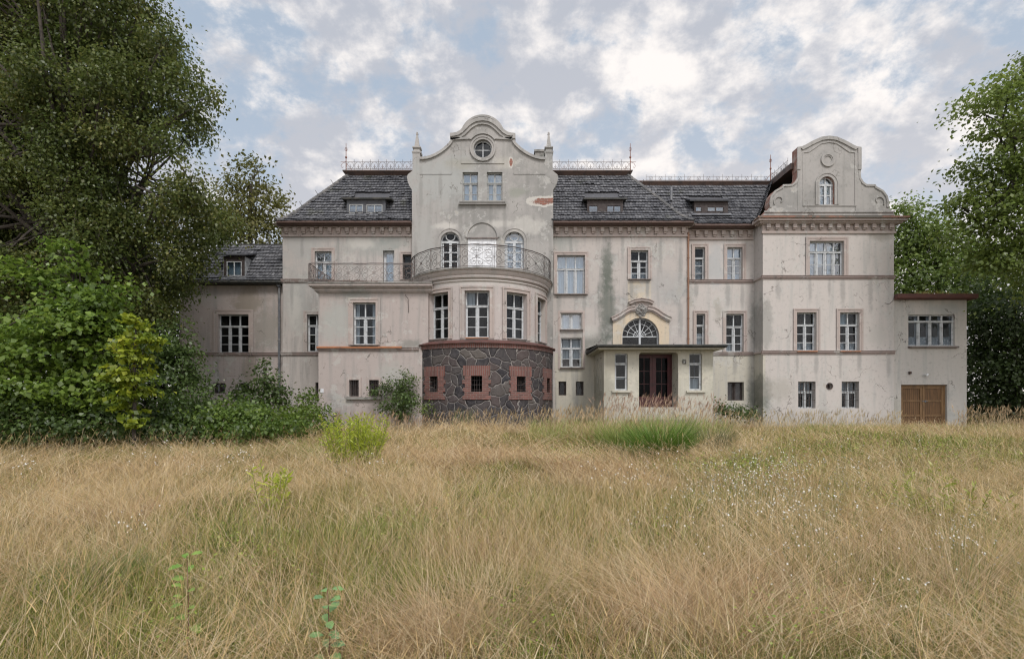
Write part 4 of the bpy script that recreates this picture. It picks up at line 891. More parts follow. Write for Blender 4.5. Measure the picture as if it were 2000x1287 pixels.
mb = curved(3.31, -H2, H2, 3.882, 4.06, [], .05, rim=True); mb.build('soldier_course', M_SOLD, ROOT)
mb = MB(); nt_ = 46
for i in range(nt_):
    t0_ = -H2+math.pi*i/nt_; t1_ = t0_+math.pi/nt_*1.02; j = random.uniform(-.012, .015); vs = []
    for t in (t0_, t1_):
        for r, z in ((3.40+j, 4.05), (3.40+j, 4.09+j), (3.24, 4.155), (3.0, 4.235), (3.0, 4.055)): vs.append((BXC+r*math.sin(t), BYC-r*math.cos(t), z))
    mb.add(vs, [(0, 5, 6, 1), (1, 6, 7, 2), (2, 7, 8, 3), (0, 1, 2, 3, 4), (5, 6, 7, 8, 9), (0, 5, 9, 4)])
mb.build('clay_coping', simple('clay_coping', (.115, .056, .048), (.07, .05, .045), 2.2), ROOT)
mb = MB(); mb.add([(BXC+.0+r*math.sin(t), BYC-r*math.cos(t), z) for z in (ZB, 6.6) for r, t in [(1.6, -H2), (1.6, 0), (1.6, H2)]], [(0, 1, 4, 3), (1, 2, 5, 4)]); mb.build('bay_inner_wall', M_INT, ROOT)
# ---- ironwork
def scroll(mb, T, c, r, a0, turns, s, rad):
    n = int(10*turns)+4; pts = []
    for i in range(n+1):
        f = i/n; a = a0+s*2*math.pi*turns*f; q = r*(1-.78*f); pts.append((c[0]+q*math.cos(a), 0, c[1]+q*math.sin(a)))
    mb.tube(pts, rad, 4, T=T)
def rail_panel(mb, T, u0, u1, z0, z1, rad=.008):
    w = u1-u0; h = z1-z0; c = (u0+u1)/2; zm = (z0+z1)/2
    for a, b in (((u0, z0), (u1, z1)), ((u0, z1), (u1, z0))):
        mb.tube([(a[0]+(b[0]-a[0])*f, 0, a[1]+(b[1]-a[1])*f) for f in np.linspace(.06, .94, 8)], rad, 4, T=T)
    mb.tube([(c, 0, z0), (c, 0, z1)], rad*1.1, 4, T=T)
    for sx in (-1, 1):
        for sz in (-1, 1):
            scroll(mb, T, (c+sx*h*.16, zm+sz*h*.30), h*.15, math.pi*(0 if sx > 0 else 1), .95, sx*sz, rad)
        scroll(mb, T, (c+sx*w*.36, zm+h*.16), h*.22, math.pi/2, 1.25, -sx, rad); scroll(mb, T, (c+sx*w*.36, zm-h*.16), h*.22, -math.pi/2, 1.25, sx, rad)
    mb.tube([(c+.055*math.cos(a), 0, zm+.055*math.sin(a)) for a in np.linspace(0, 2*math.pi, 9)], rad, 4, T=T)
def railing(name, T, u0, u1, n, z, h, mat):
    mb = MB(); us = np.linspace(u0, u1, n+1); fine = np.linspace(u0, u1, n*6+1)
    jit = [random.uniform(-.012, .012) for _ in fine]
    mb.tube([(u, 0, z+h+j) for u, j in zip(fine, jit)], .022, 6, T=T); mb.tube([(u, 0, z+.07) for u in fine], .013, 4, T=T); mb.tube([(u, 0, z+h-.07) for u in fine], .011, 4, T=T)
    for u in us:
        for o in (-.04, .04): mb.tube([(u+o, 0, z), (u+o, 0, z+h)], .012, 4, T=T)
        for k in (.5,): mb.tube([(u+.03*math.cos(a), 0, z+h*k+.05*math.sin(a)) for a in np.linspace(0, 2*math.pi, 8)], .008, 4, T=T)
    for a, b in zip(us[:-1], us[1:]): rail_panel(mb, T, a+.05, b-.05, z+.07, z+h-.07)
    return mb.build(name, mat, ROOT)
railing('balcony_railing', lambda u, y, z: (BXC+(3.18-y)*math.sin(u/3.18), BYC-(3.18-y)*math.cos(u/3.18), z), -3.18*H2*.97, 3.18*H2*.97, 7, 7.1, .93, M_IRON)
railing('terrace_railing', lambda u, y, z: (u, 22.22+y, z), tl-.28, -4.1, 4, 6.645, .78, M_IRONP)
railing('terrace_railing', lambda u, y, z: (tl-.28, u, z), 22.24, 24.9, 3, 6.645, .78, M_IRONP)
# ---- pediment over the fanlight
def pediment():
    T = flatT(25)
    def q(zx, zy): return (x25(1130+zx/4.767), z25(560+zy/4.767))
    l = [q(*p) for p in ((303, 299), (335, 286), (380, 262), (430, 226), (470, 205), (520, 196))]; c0 = q(580, 0)[0]
    r = [(2*c0-x, z) for x, z in l][::-1]; mb = MB()
    for pth in (l, r): mb.band(pth, -.11, .03, -.16, 0, T=T); mb.band(pth, -.18, -.10, -.09, 0, T=T); mb.band(pth, .03, .075, -.20, 0, T=T)
    top = [q(*p) for p in ((465, 158), (510, 138), (580, 126), (650, 137), (690, 156))]; mb.band(top, -.06, .04, -.2, 0, T=T); mb.band(top, .04, .07, -.24, 0, T=T)
    mb.prism([q(478, 160), q(520, 142), q(580, 132), q(640, 142), q(682, 160), q(655, 195), q(628, 225), q(532, 225), q(505, 195)], [], -.07, 0, T=T, back=False)
    ob = mb.build('pediment', M_TRIM, ROOT)
    f = MB(); o = [q(318, 700), q(318, 300)]+[q(*p) for p in ((335, 296), (380, 272), (430, 236), (470, 215), (520, 206), (580, 200))]+[(2*c0-x, z) for x, z in [q(*p) for p in ((520, 206), (470, 215), (430, 236), (380, 272), (335, 296), (318, 300), (318, 700))]]
    ah = arch(fc-fr-.001, fc+fr+.001, q(0, 699)[1]-.0, fs, 25); base = q(0, 700)[1]; o2 = [(p[0], max(p[1], z25(690))) for p in o]; ah[0] = (ah[0][0], z25(690)+.01); ah[1] = (ah[1][0], z25(690)+.01)
    f.prism(o2[::-1], [ah], -.03, 0, T=T, back=False); f.ring(arch(fc-fr-.07, fc+fr+.07, z25(689), fs, 25), arch(fc-fr-.002, fc+fr+.002, z25(689), fs, 25), -.05, -.03, T=T); f.build('pediment_field', plaster('plaster_peach', (.54, .45, .33), grey=(.40, .37, .31), greyness=.1), ob)
    m = MB(); c = q(580, 222); rng = random.Random(3)
    for k in range(44):         # carved rosette of leaves
        a = rng.uniform(0, 6.28); rr = .25*math.sqrt(rng.random()); x, z = c[0]+rr*math.cos(a), c[1]+rr*1.15*math.sin(a); y = -.07-.10*(1-rr/.27)
        t = rng.uniform(0, 6.28); m.tube([(x-.05*math.cos(t), y+.03, z-.05*math.sin(t)), (x, y-.03, z), (x+.05*math.cos(t+.8), y+.03, z+.05*math.sin(t+.8))], .035, 5, r1=.015, T=T)
    m.lathe([(.0, -.1), (.2, -.1)], (0, 0, 0), 3) if False else None
    m.ring(circ(c[0], c[1], .27, 18), circ(c[0], c[1], .05, 18), -.09, 0, T=T); m.build('carved_rosette', M_GABLE, ob)
pediment()
# ---- porch
PY = 22.4
pl, pr = X(1179.5, PY), X(1393, PY); T = flatT(PY); PZ = 3.88; zp = lambda py: Z(py, PY)
dx0, dx1 = X(1248, PY), X(1324.7, PY); dz0, dz1 = zp(795), zp(688)
hs = [rrect(dx0, dx1, dz0, dz1, .14)]
wp = []
for a, b in ((1200.7, 1226), (1346, 1371.3)):
    x0, x1, z0, z1 = X(a, PY), X(b, PY), zp(762), zp(689.5); hs.append(rrect(x0, x1, z0, z1, .09)); wp.append((x0, x1, z0, z1))
mb = MB(); mb.prism(rect(pl, pr, ZB, PZ), hs, PY, PY+.3)
sh = [rect(23.0, 23.5, zp(762), zp(695)), rect(23.9, 24.4, zp(762), zp(695))]
side = lambda xx: (lambda x, y, z: (xx+(y-PY), x, z))
for xx in (pl, pr-.25): mb.prism(rect(PY+.3, 25, ZB, PZ), sh, PY, PY+.25, T=side(xx))
porch = mb.build('porch_wall', M_PORCH, ROOT)
mb = MB(); mb.prism(rrect(dx0+.02, dx1-.02, dz0, dz1-.02, .12), [], 0, .01) if False else None
for i, (x0, x1, z0, z1) in enumerate(wp):
    w = sash(T, ROOT, x0, x1, z0, z1, cols=1, tr=.29, bars=(.5,), d=.13, fw=.06, name='porch_window', curtain=[(.25, .9, .0, .32, M_CURT)] if i else [(0, 1, .3, .34, M_CURT)])
    sillm(w, T, x0-.13, x1+.13, z0, M_PORCH, h=.09, out=.1)
for xx in (pl, pr-.25):
    for h in sh:
        s = MB(); s.ring(rect(h[0][0], h[1][0], h[0][1], h[2][1]), rect(h[0][0]+.05, h[1][0]-.05, h[0][1]+.05, h[2][1]-.05), PY+.1, PY+.15, T=side(xx)); ob = s.build('porch_window', M_PAINT, ROOT); q = MB(); q.box(h[0][0], h[1][0], PY+.12, PY+.13, h[0][1], h[2][1], T=side(xx)); q.build('pane', M_GLASS, ob)
mb = MB(); ra, rb = X(1165, 21.8), X(1420, 21.8); z1 = Z(673.5, 21.8); mb.box(ra, rb, 21.8, 25.0, z1-.10, z1); mb.add([(ra, 21.8, z1+.001), (rb, 21.8, z1+.001), (rb, 25, z1+.16), (ra, 25, z1+.16)], [(0, 1, 2, 3)]); mb.tube([(ra, 21.76, z1-.03), (rb, 21.76, z1-.03)], .05, 8); rfp = mb.build('porch_roof', M_TAR, ROOT)
mb = MB(); mb.box(ra+.08, rb-.08, 21.9, 24.99, z1-.16, z1-.102); mb.build('soffit', M_PORCH, rfp)
mb = MB(); dY = 23.3; mb.box(dx0-.2, dx0, PY+.3, dY+.1, ZB, PZ-.1); mb.box(dx1, dx1+.2, PY+.3, dY+.1, ZB, PZ-.1); mb.box(dx0-.3, dx1+.3, PY+.31, dY+.1, PZ-.1, PZ-.02); mb.build('porch_recess', M_PORCH, ROOT)
mb = MB(); mb.box(dx0-.4, dx1+.4, 21.95, dY, ZB, .98); mb.box(dx0-.7, dx1+.7, 21.6, 21.95, ZB, .82); mb.build('door_step', M_SLAB, ROOT)
mb = MB(); mb.ring(rect(dx0, dx1, .98, dz1+.05), rect(dx0+.06, dx1-.06, .98, dz1-.02), dY-.02, dY+.08); dd_ = mb.build('front_door', M_RED, ROOT, ((dx0+dx1)/2, dY, .98)); c = (dx0+dx1)/2
for s in (-1, 1):
    a, b = sorted((c+s*.005, c+s*((dx1-dx0)/2-.06))); z0, z1 = .99, dz1-.02; l = MB()
    hz = [rect(a+.13, b-.13, z0+.95, z1-.14)]; l.prism(rect(a, b, z0, z1), hz, dY, dY+.05)
    for f in (.33, .66): zz = hz[0][0][1]+(hz[0][2][1]-hz[0][0][1])*f; l.box(a+.12, b-.12, dY+.01, dY+.045, zz-.015, zz+.015)
    l.box((a+b)/2-.012, (a+b)/2+.012, dY+.012, dY+.043, hz[0][0][1], hz[0][2][1])
    l.ring(rect(a+.12, b-.12, z0+.15, z0+.8), rect(a+.17, b-.17, z0+.2, z0+.75), dY-.015, dY)
    l.box(c+s*.0 if s > 0 else c-.03, c+.03 if s > 0 else c, dY-.02, dY, z0, z1)
    ob = l.build('door_leaf', M_RED, dd_)
    q = MB(); q.add([(a+.12, dY+.03, hz[0][0][1]), (b-.12, dY+.03, hz[0][0][1]), (b-.12, dY+.03, hz[0][2][1]), (a+.12, dY+.03, hz[0][2][1])], [(0, 1, 2, 3)]); q.build('door_pane', M_GLASSD, dd_)
mb = MB(); mb.tube([(c+.06, dY-.05, 2.02), (c+.17, dY-.05, 2.0)], .012, 6); mb.box(c+.035, c+.075, dY-.03, dY-.015, 1.93, 2.1); mb.build('handle', M_IRON, dd_)
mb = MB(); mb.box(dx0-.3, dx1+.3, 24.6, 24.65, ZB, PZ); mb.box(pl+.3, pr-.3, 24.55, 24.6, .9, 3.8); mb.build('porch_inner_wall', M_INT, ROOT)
# house number
mb = MB(); hx, hz_ = X(1336, PY), zp(706.5); mb.box(hx-.075, hx+.075, PY-.03, PY, hz_-.085, hz_+.06); mb.box(hx-.08, hx+.08, PY-.06, PY, hz_+.075, hz_+.10); hn = mb.build('house_number_plate', simple('enamel_plate', (.34, .35, .33), (.22, .22, .2), 12), ROOT)
mb = MB(); mb.ring(rect(hx-.075, hx+.075, hz_-.085, hz_+.06), rect(hx-.06, hx+.06, hz_-.07, hz_+.045), PY-.034, PY-.03); mb.build('plate_border', M_IRON, hn)
cu = bpy.data.curves.new('number_text', 'FONT'); cu.body = '12'; cu.size = .13; cu.align_x = 'CENTER'; to = bpy.data.objects.new('number_text', cu); COL.objects.link(to); dg = bpy.context.evaluated_depsgraph_get(); dg.update()
me = bpy.data.meshes.new_from_object(to.evaluated_get(dg)); bpy.data.objects.remove(to); me.materials.clear(); me.materials.append(M_IRON)
to = bpy.data.objects.new('number', me); COL.objects.link(to); to.parent = hn; to.rotation_euler = (math.pi/2, 0, 0); to.location = Vector((hx, PY-.036, hz_-.06))-Vector(WL[hn.name]); WL[to.name] = (0, 0, 0)
# ================================================================ garage annex
AR = empty('garage_annex', (X(1817, 24.7), 24.7, .7), 'plain flat-roofed plaster annex with brown double garage doors and wide white window', 'annex')
ay = 24.7; ax0, ax1 = wr+.001, X(1888, ay); T = flatT(ay)
wx = (X(1774, ay), X(1865, ay), Z(675.5, ay), Z(614.5, ay)); gd = (X(1760, ay), X(1850, ay), .3, Z(751, ay))
mb = MB(); mb.prism(rect(ax0, ax1, ZB, Z(586, ay)), [rect(*wx), rect(*gd)], ay, ay+.3); mb.box(ax1-.3, ax1, ay+.3, 31, ZB, Z(586, ay)); mb.box(ax0, ax1, 31, 31.3, ZB, Z(586, ay)); mb.build('wall', M_ANNEX, AR)
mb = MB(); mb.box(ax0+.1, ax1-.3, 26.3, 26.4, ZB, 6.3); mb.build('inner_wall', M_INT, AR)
w = sash(T, AR, *wx, cols=4, tr=.22, bars=(), d=.1, curtain=[(0, 1, .0, .3, M_LACE)]+[(i/4-.035+.25, i/4+.25, .25, .98, M_CURT) for i in range(4)], mull=.10); sillm(w, T, wx[0]-.02, wx[1]+.09, wx[2], M_SILL, h=.1, out=.14)
mb = MB(); zt = Z(586, ay); mb.box(ax0, ax1+.22, 24.4, 31.5, zt, zt+.03); mb.box(ax0, ax1+.25, 24.36, 31.5, zt+.03, zt+.22); mb.build('flat_roof', simple('red_sheet_edge', (.13, .062, .052), (.10, .055, .05), 3), AR)
mb = MB(); mb.ring(rect(*gd), rect(gd[0]+.08, gd[1]-.08, gd[2]+.01, gd[3]-.08), ay+.1, ay+.2); dr = mb.build('garage_door', M_WOODF, AR, ((gd[0]+gd[1])/2, ay, .7)); c = (gd[0]+gd[1])/2
for s in (-1, 1):
    a, b = sorted((c+s*.01, gd[1]-.08 if s > 0 else gd[0]+.08)); l = MB(); z0, z1 = gd[2], gd[3]-.08; l.box(a, b, ay+.14, ay+.17, z0, z1); lf = l.build('leaf', M_WOODV, dr)
    r = MB(); r.ring(rect(a, b, z0, z1), rect(a+.1, b-.1, z0+.1, z1-.1), ay+.11, ay+.14)
    for f in (1.05, 1.72): r.box(a+.1, b-.1, ay+.115, ay+.14, f, f+.09)
    r.build('rail', M_WOODF, lf)
mb = MB(); mb.box(c-.02, c+.24, ay+.095, ay+.11, 1.74, 1.77); mb.box(c+.1, c+.16, ay+.09, ay+.11, 1.70, 1.8); mb.build('hasp', M_ZINC, dr)
mb = MB(); mb.box(c-1.05, c+1.05, ay-.012, ay, gd[3]+.02, gd[3]+.2); mb.box(c-1.02, c+1.02, ay-.02, ay+.1, gd[3]-.005, gd[3]+.02); mb.build('lintel', M_ANNEX, AR)
mb = MB(); x, z = X(1776, ay), Z(728, ay); mb.box(x-.05, x+.05, ay-.08, ay, z-.06, z+.06); mb.box(x-.04, x+.04, ay-.1, ay-.08, z-.01, z+.05); mb.build('junction_box', M_IRON, AR)
mb = MB(); x, z = X(1806, ay), Z(733, ay); mb.tube([(x, ay, z+.02), (x, ay-.12, z+.02)], .025, 6); mb.tube([(x+.03, ay-.14, z+.04), (x-.06, ay-.2, z-.05)], .055, 8, r1=.035); mb.build('wall_lamp', simple('lamp_white', (.6, .6, .58), (.45, .45, .44), 5), AR)
mb = MB(); yy = 24.55; mb.tube([(X(p, yy), yy, Z(q, yy)) for p, q in ((1747, 577), (1744, 588), (1736, 594), (1728, 592))], .01, 4); mb.tube([(X(1748, yy), ay-.02, Z(p, yy)) for p in (602, 640, 682)], .016, 4); mb.build('hanging_cable', M_IRON, AR)
# old slats lying on the terrace
sl_ = MB(); rng = random.Random(5)
for i in range(26):
    a = rng.uniform(X(652, 23.6), X(735, 23.6)); y = rng.uniform(23.3, 24.2); z = 6.66+rng.uniform(0, .26); l = rng.uniform(.5, 1.2); t = rng.uniform(-.25, .25)
    sl_.tube([(a-l/2*math.cos(t), y-l/2*math.sin(t)*.4, z+rng.uniform(0, .1)), (a+l/2*math.cos(t), y+l/2*math.sin(t)*.4, z+rng.uniform(0, .1))], .03, 4)
for i in range(8):
    a = X(655, 23.6)+i*.24; sl_.tube([(a, 23.2, 6.65), (a+rng.uniform(-.05, .05), 23.2, 7.0)], .02, 4)
ob = sl_.build('slat_pile', M_OLDWOOD, None, (X(695, 23.6), 23.6, 6.65)); tag(ob, 'low heap of rusty brown slats lying behind the terrace railing', 'slats')
# ================================================================ ground
def smooth(a, b, x): t = np.clip((x-a)/(b-a), 0, 1); return t*t*(3-2*t)
_G = np.random.default_rng(4).random((64, 64))
def vnoise(x, y):
    xi = np.floor(x).astype(int); yi = np.floor(y).astype(int); fx = x-xi; fy = y-yi; fx = fx*fx*(3-2*fx); fy = fy*fy*(3-2*fy)
    g_ = lambda a, b: _G[a % 64, b % 64]
    return (g_(xi, yi)*(1-fx)+g_(xi+1, yi)*fx)*(1-fy)+(g_(xi, yi+1)*(1-fx)+g_(xi+1, yi+1)*fx)*fy
def fbm(x, y, o=4):
    s = 0; a = .5; t = 0
    for k in range(o): s = s+a*vnoise(x*2**k+17*k, y*2**k+5*k); t += a; a *= .55
    return s/t
def zg(x, y):
    x = np.asarray(x, float); y = np.asarray(y, float)
    z = .46*smooth(9, 20.5, y)+.30*(fbm(x*.55, y*.55)-.5)*smooth(1, 4, y)*smooth(24, 20, y)
    z = z+.16*np.exp(-((y-11.2)/.9)**2)*smooth(-4.5, -2.5, x)*smooth(6, 4, x)
    z = z+.22*np.exp(-((x-4.2)/2.2)**2-((y-17.0)/1.5)**2)
    return z
ys = np.concatenate([np.linspace(-30, 0, 12), np.linspace(.5, 30, 90), np.linspace(33, 900, 30)]); xs = np.concatenate([np.linspace(-900, -32, 24), np.linspace(-30, 30, 110), np.linspace(32, 900, 24)])
gx, gy = np.meshgrid(xs, ys, indexing='ij'); vv = np.stack([gx, gy, zg(gx, gy)], -1).reshape(-1, 3); ny = len(ys)
ii, jj = np.meshgrid(np.arange(len(xs)-1), np.arange(ny-1), indexing='ij'); q = (ii*ny+jj).ravel(); quads = np.stack([q, q+ny, q+ny+1, q+1], 1)
m, nt, b = newmat('dry_soil_and_thatch'); p = pos(nt)
n = noise(nt, p, 1.3, 8, .7); n2 = noise(nt, p, 14, 6, .7)
col = ramp(nt, mth(nt, 'ADD', mth(nt, 'MULTIPLY', n, .6), mth(nt, 'MULTIPLY', n2, .4)), [(.3, (.055, .05, .025)), (.5, (.12, .095, .05)), (.68, (.21, .165, .09))]); nt.links.new(col, b.inputs['Base Color']); bump(nt, b, n2, .6, .05)
gr = npmesh('ground', vv, quads, m); tag(gr, 'uneven meadow ground under the dry grass', 'ground', kind='structure')
# ================================================================ grass
def m_tint(name, trans=.35, spec=.2):
    m = bpy.data.materials.new(name); m.use_nodes = True; nt = m.node_tree; nt.nodes.clear()
    c = nn(nt, 'ShaderNodeAttribute', attribute_name='tint').outputs['Color']
    d = nn(nt, 'ShaderNodeBsdfDiffuse', {0: c}); t = nn(nt, 'ShaderNodeBsdfTranslucent', {0: c})
    a = nn(nt, 'ShaderNodeMixShader', {0: trans}); nt.links.new(d.outputs[0], a.inputs[1]); nt.links.new(t.outputs[0], a.inputs[2])
    g_ = nn(nt, 'ShaderNodeBsdfGlossy', {0: (1, 1, 1, 1), 1: .45}); f = spec
    e = nn(nt, 'ShaderNodeMixShader', {0: f}); nt.links.new(a.outputs[0], e.inputs[1]); nt.links.new(g_.outputs[0], e.inputs[2])
    nt.links.new(e.outputs[0], nn(nt, 'ShaderNodeOutputMaterial').inputs[0]); return m
M_GRASS = m_tint('grass_blades', .3, .02); M_LEAF = m_tint('leaves', .46, .03)
def blades(x, y, h, az, l0, l1, w, col, seg=3, z=None, taper=1.0):
    """ribbons: lean from l0 at the foot to l1 at the tip (radians from vertical) towards az"""
    N = len(x); z = zg(x, y)-.02 if z is None else z
    p = np.stack([x, y, z], 1); ps = [p]
    for k in range(seg):
        f = (k+.5)/seg; a = l0+(l1-l0)*f; st = (h/seg)[:, None]
        p = p+st*np.stack([np.sin(a)*np.sin(az), np.sin(a)*np.cos(az), np.cos(a)], 1); ps.append(p)
    fa = RNG.uniform(0, math.pi, N); sd = np.stack([np.cos(fa), np.sin(fa)*.5, np.zeros(N)], 1); sd /= np.linalg.norm(sd, axis=1)[:, None]
    V = np.empty((N, (seg+1)*2, 3), np.float32); C = np.empty((N, (seg+1)*2, 3), np.float32)
    for k in range(seg+1):
        f = k/seg; ww = (w*(1-taper*.85*f**1.5))[:, None]*.5
        V[:, 2*k] = ps[k]-sd*ww; V[:, 2*k+1] = ps[k]+sd*ww; C[:, 2*k] = C[:, 2*k+1] = col
    b = np.arange(N)[:, None]*(seg+1)*2; Qs = np.concatenate([np.stack([b[:, 0]+2*k, b[:, 0]+2*k+1, b[:, 0]+2*k+3, b[:, 0]+2*k+2], 1) for k in range(seg)])
    return V.reshape(-1, 3), Qs, C.reshape(-1, 3), ps[-1]
class Acc:
    def __init__(s): s.V = []; s.Q = []; s.C = []; s.n = 0
    def add(s, V, Q, C): s.V.append(V); s.Q.append(Q+s.n); s.C.append(C); s.n += len(V)
    def obj(s, name, mat, origin=(0, 0, 0), parent=None): return npmesh(name, np.concatenate(s.V), np.concatenate(s.Q), mat, parent, origin, col=np.concatenate(s.C))
def gpx(px, py, zt=.25):
    """ground point seen at a photo pixel (grass top zt above the ground)"""
    Y = 6.0
    for _ in range(30):
        zz = float(zg((px-1000)*Y/F, Y))+zt; Y = .5*Y+.5*min(24.3, max(2.0, (CZ-zz)*F/max(6, py-HY)))
    return (px-1000)*Y/F, Y
GREENP = [(170, 1150, .75, 1.0), (90, 1210, .5, .5), (500, 1060, 1.2, .45), (240, 870, 3.2, .8), (60, 870, 2.5, .7), (1120, 850, 1.6, .75), (1240, 830, 2.0, .9), (1400, 850, 1.0, .6), (1700, 850, 3.2, .75), (1900, 870, 3.0, .75), (1600, 830, 2.5, .7), (1480, 905, 1.6, .6), (1820, 950, 1.6, .5), (820, 820, 1.0, .4),
          (1250, 1050, 1.0, .3), (800, 1040, .8, .3), (1500, 1010, 1.2, .4), (1930, 1080, .9, .4), (700, 1180, .5, .3)]
GREENP = [gpx(a, b)+(r, k) for a, b, r, k in GREENP]
HAYP = [(1000, 885, 2.0, 1), (870, 900, 1.4, .9), (1150, 915, 1.6, .8), (320, 905, 2.2, .7), (980, 820, 1.5, .7), (830, 850, 1.2, .8), (1230, 940, .8, .9), (1420, 1150, .8, .8), (1270, 1170, .7, .9), (900, 1220, .6, .8), (1480, 1230, .5, .8), (560, 860, 1.0, .6)]
HAYP = [gpx(a, b)+(r, k) for a, b, r, k in HAYP]
def field(pl_, x, y):
    s = np.zeros(len(x))
    for cx, cy, r, k in pl_: s = np.maximum(s, k*np.exp(-((x-cx)**2+(y-cy)**2)/(r*r)))
    return s
STRAW = np.array((.56, .41, .185)); PINKS = np.array((.49, .31, .18)); TAN = np.array((.25, .18, .062)); OLIVE = np.array((.24, .225, .04)); GREEN = np.array((.19, .24, .036)); LIME = np.array((.36, .40, .065)); DKG = np.array((.065, .105, .03))
def lerp(a, b, t): return a+(b-a)*t[:, None]
def scatter(y0, y1, dens, pad=1.5):
    A = (1.0*(y0+y1)/1.0+2*pad)*(y1-y0); n = int(A*dens); y = np.sqrt(RNG.uniform(y0*y0, y1*y1, n)) if True else 0
    x = RNG.uniform(-1, 1, n)*(y*.98+pad); return x, y
def inside_bld(x, y):
    a = (y > 22.45) & (x > -8.2) & (x < -3.4); b_ = ((x-BXC)**2+(y-BYC)**2 < 3.33**2); c_ = (y > 21.55) & (x > pl-.02) & (x < pr+.02); d_ = (y > 24.55) & (x > -16.4) & (x < 21.0)
    return a | b_ | c_ | d_
GR = Acc()
def near_seedling(x, y): return ((np.abs(x-X(365, 3.3)) < .16) & (y > 2.3) & (y < 3.4)) | ((np.abs(x-X(640, 3.0)) < .16) & (y > 2.1) & (y < 3.1))
def sow(y0, y1, dens, hs, wb):
    # -------- leaf grass
    x, y = scatter(y0, y1, dens); k = ~inside_bld(x, y) & ~(near_seedling(x, y) & (RNG.random(len(x)) < .7)); x, y = x[k], y[k]; N = len(x); r = RNG.random(N)
    gf = field(GREENP, x, y); hf = field(HAYP, x, y); pn = fbm(x*.6+3, y*.6); p2 = fbm(x*1.9+30, y*1.9+9)
    green = np.clip(gf*1.3+smooth(.42, .62, pn)*.85*(1-hf)-.3*hf+.42, 0, 1); isg = RNG.random(N) < green
    h = hs*RNG.uniform(.45, 1.1, N)*(.35+1.3*p2**1.5)*(1+.35*gf)
    az = fbm(x*.5+50, y*.5+50)*4*math.pi+RNG.normal(0, 2.2, N)
    l0 = np.abs(RNG.normal(.2, .3, N))+.35*hf; l1 = l0+np.abs(RNG.normal(.7, .5, N))+.5*hf
    pale = smooth(.5, .62, fbm(x*.8+90, y*.8+33)); col = lerp(TAN, STRAW, np.clip(RNG.random(N)**1.6+.35*pale+.3*hf, 0, 1)); col = lerp(col, OLIVE[None].repeat(N, 0), (RNG.random(N) < .62)*RNG.random(N)*.95); col = lerp(col, PINKS[None].repeat(N, 0), hf*RNG.random(N))
    gc_ = lerp(GREEN, LIME, RNG.random(N)); gc_ = lerp(gc_, OLIVE[None].repeat(N, 0), RNG.random(N)*.6); gc_ = lerp(gc_, DKG[None].repeat(N, 0), (RNG.random(N) < .3)*.8)
    col = np.where(isg[:, None], gc_, col)*RNG.uniform(.42, 1.25, N)[:, None]
    w = wb*RNG.uniform(.7, 1.4, N)*np.where(isg, 1.6, 1.0)
    V, Q, C, _ = blades(x, y, h, az, l0, np.minimum(l1, 2.2), w, col); GR.add(V, Q, C)
    # -------- long straw stems with thin seed heads
    x, y = scatter(y0, y1, dens*.27); k = ~inside_bld(x, y) & ~near_seedling(x, y); x, y = x[k], y[k]; N = len(x); gf = field(GREENP, x, y); hf = field(HAYP, x, y)
    k = RNG.random(N) > np.maximum(gf*.8, smooth(.42, .6, fbm(x*.6+3, y*.6))*.6); x, y, gf, hf = x[k], y[k], gf[k], hf[k]; N = len(x)
    h = hs*RNG.uniform(.9, 2.1, N)*(.7+.75*fbm(x*.4, y*.4+70)); az = fbm(x*.28+11, y*.28+40)*5*math.pi+RNG.normal(0, 2.2, N)
    flop = np.clip(RNG.beta(1.5, 1.5, N)+.4*hf, 0, 1.1); l0 = flop*1.3; l1 = l0+RNG.uniform(.0, .3, N)
    col = lerp(STRAW, PINKS[None].repeat(N, 0), RNG.random(N)*(.3+.7*hf)); col = lerp(col, np.array((.60, .48, .30))[None].repeat(N, 0), (RNG.random(N) < .4)*1.0)*RNG.uniform(.8, 1.15, N)[:, None]
    V, Q, C, tip = blades(x, y, h, az, l0, np.minimum(l1, 1.62), wb*.55*RNG.uniform(.7, 1.3, N), col, seg=4, taper=.6); GR.add(V, Q, C)
    s = RNG.random(N) < .45; n = s.sum()
    if n:
        t = tip[s]; V, Q, C, _ = blades(t[:, 0], t[:, 1], hs[s]*.22 if hasattr(hs, '__len__') else np.full(n, hs*.24), az[s], l1[s], l1[s]+.4, np.full(n, wb*1.5), col[s]*.9, seg=2, z=t[:, 2]); GR.add(V, Q, C)
def mat(y0, y1, dens, wb):
    # flattened, criss-crossing dead stalks lying on top of the sward
    x, y = scatter(y0, y1, dens); k = ~inside_bld(x, y); x, y = x[k], y[k]; hf = field(HAYP, x, y); gf = field(GREENP, x, y)
    k = RNG.random(len(x)) < np.clip(smooth(.46, .60, fbm(x*.75+61, y*.75+12))+hf-.6*gf, .04, 1); x, y, hf = x[k], y[k], hf[k]; N = len(x)
    l0 = RNG.uniform(.9, 1.45, N); col = lerp(STRAW, PINKS[None].repeat(N, 0), RNG.random(N)*.8); col = lerp(col, np.array((.66, .53, .34))[None].repeat(N, 0), (RNG.random(N) < .4)*1.0)*RNG.uniform(.7, 1.1, N)[:, None]
    az = fbm(x*.5+5, y*.5+8)*3*math.pi+RNG.normal(0, 1.0, N)
    V, Q, C, _ = blades(x, y, RNG.uniform(.35, .85, N), az, l0, l0+RNG.uniform(.1, .5, N), wb*RNG.uniform(.6, 1.3, N), col, seg=3, z=zg(x, y)+RNG.uniform(.10, .34, N), taper=.6); GR.add(V, Q, C)
mat(1.6, 5, 620, .0026); mat(5, 9, 400, .0042); mat(9, 14, 240, .0065); mat(14, 20, 140, .010)
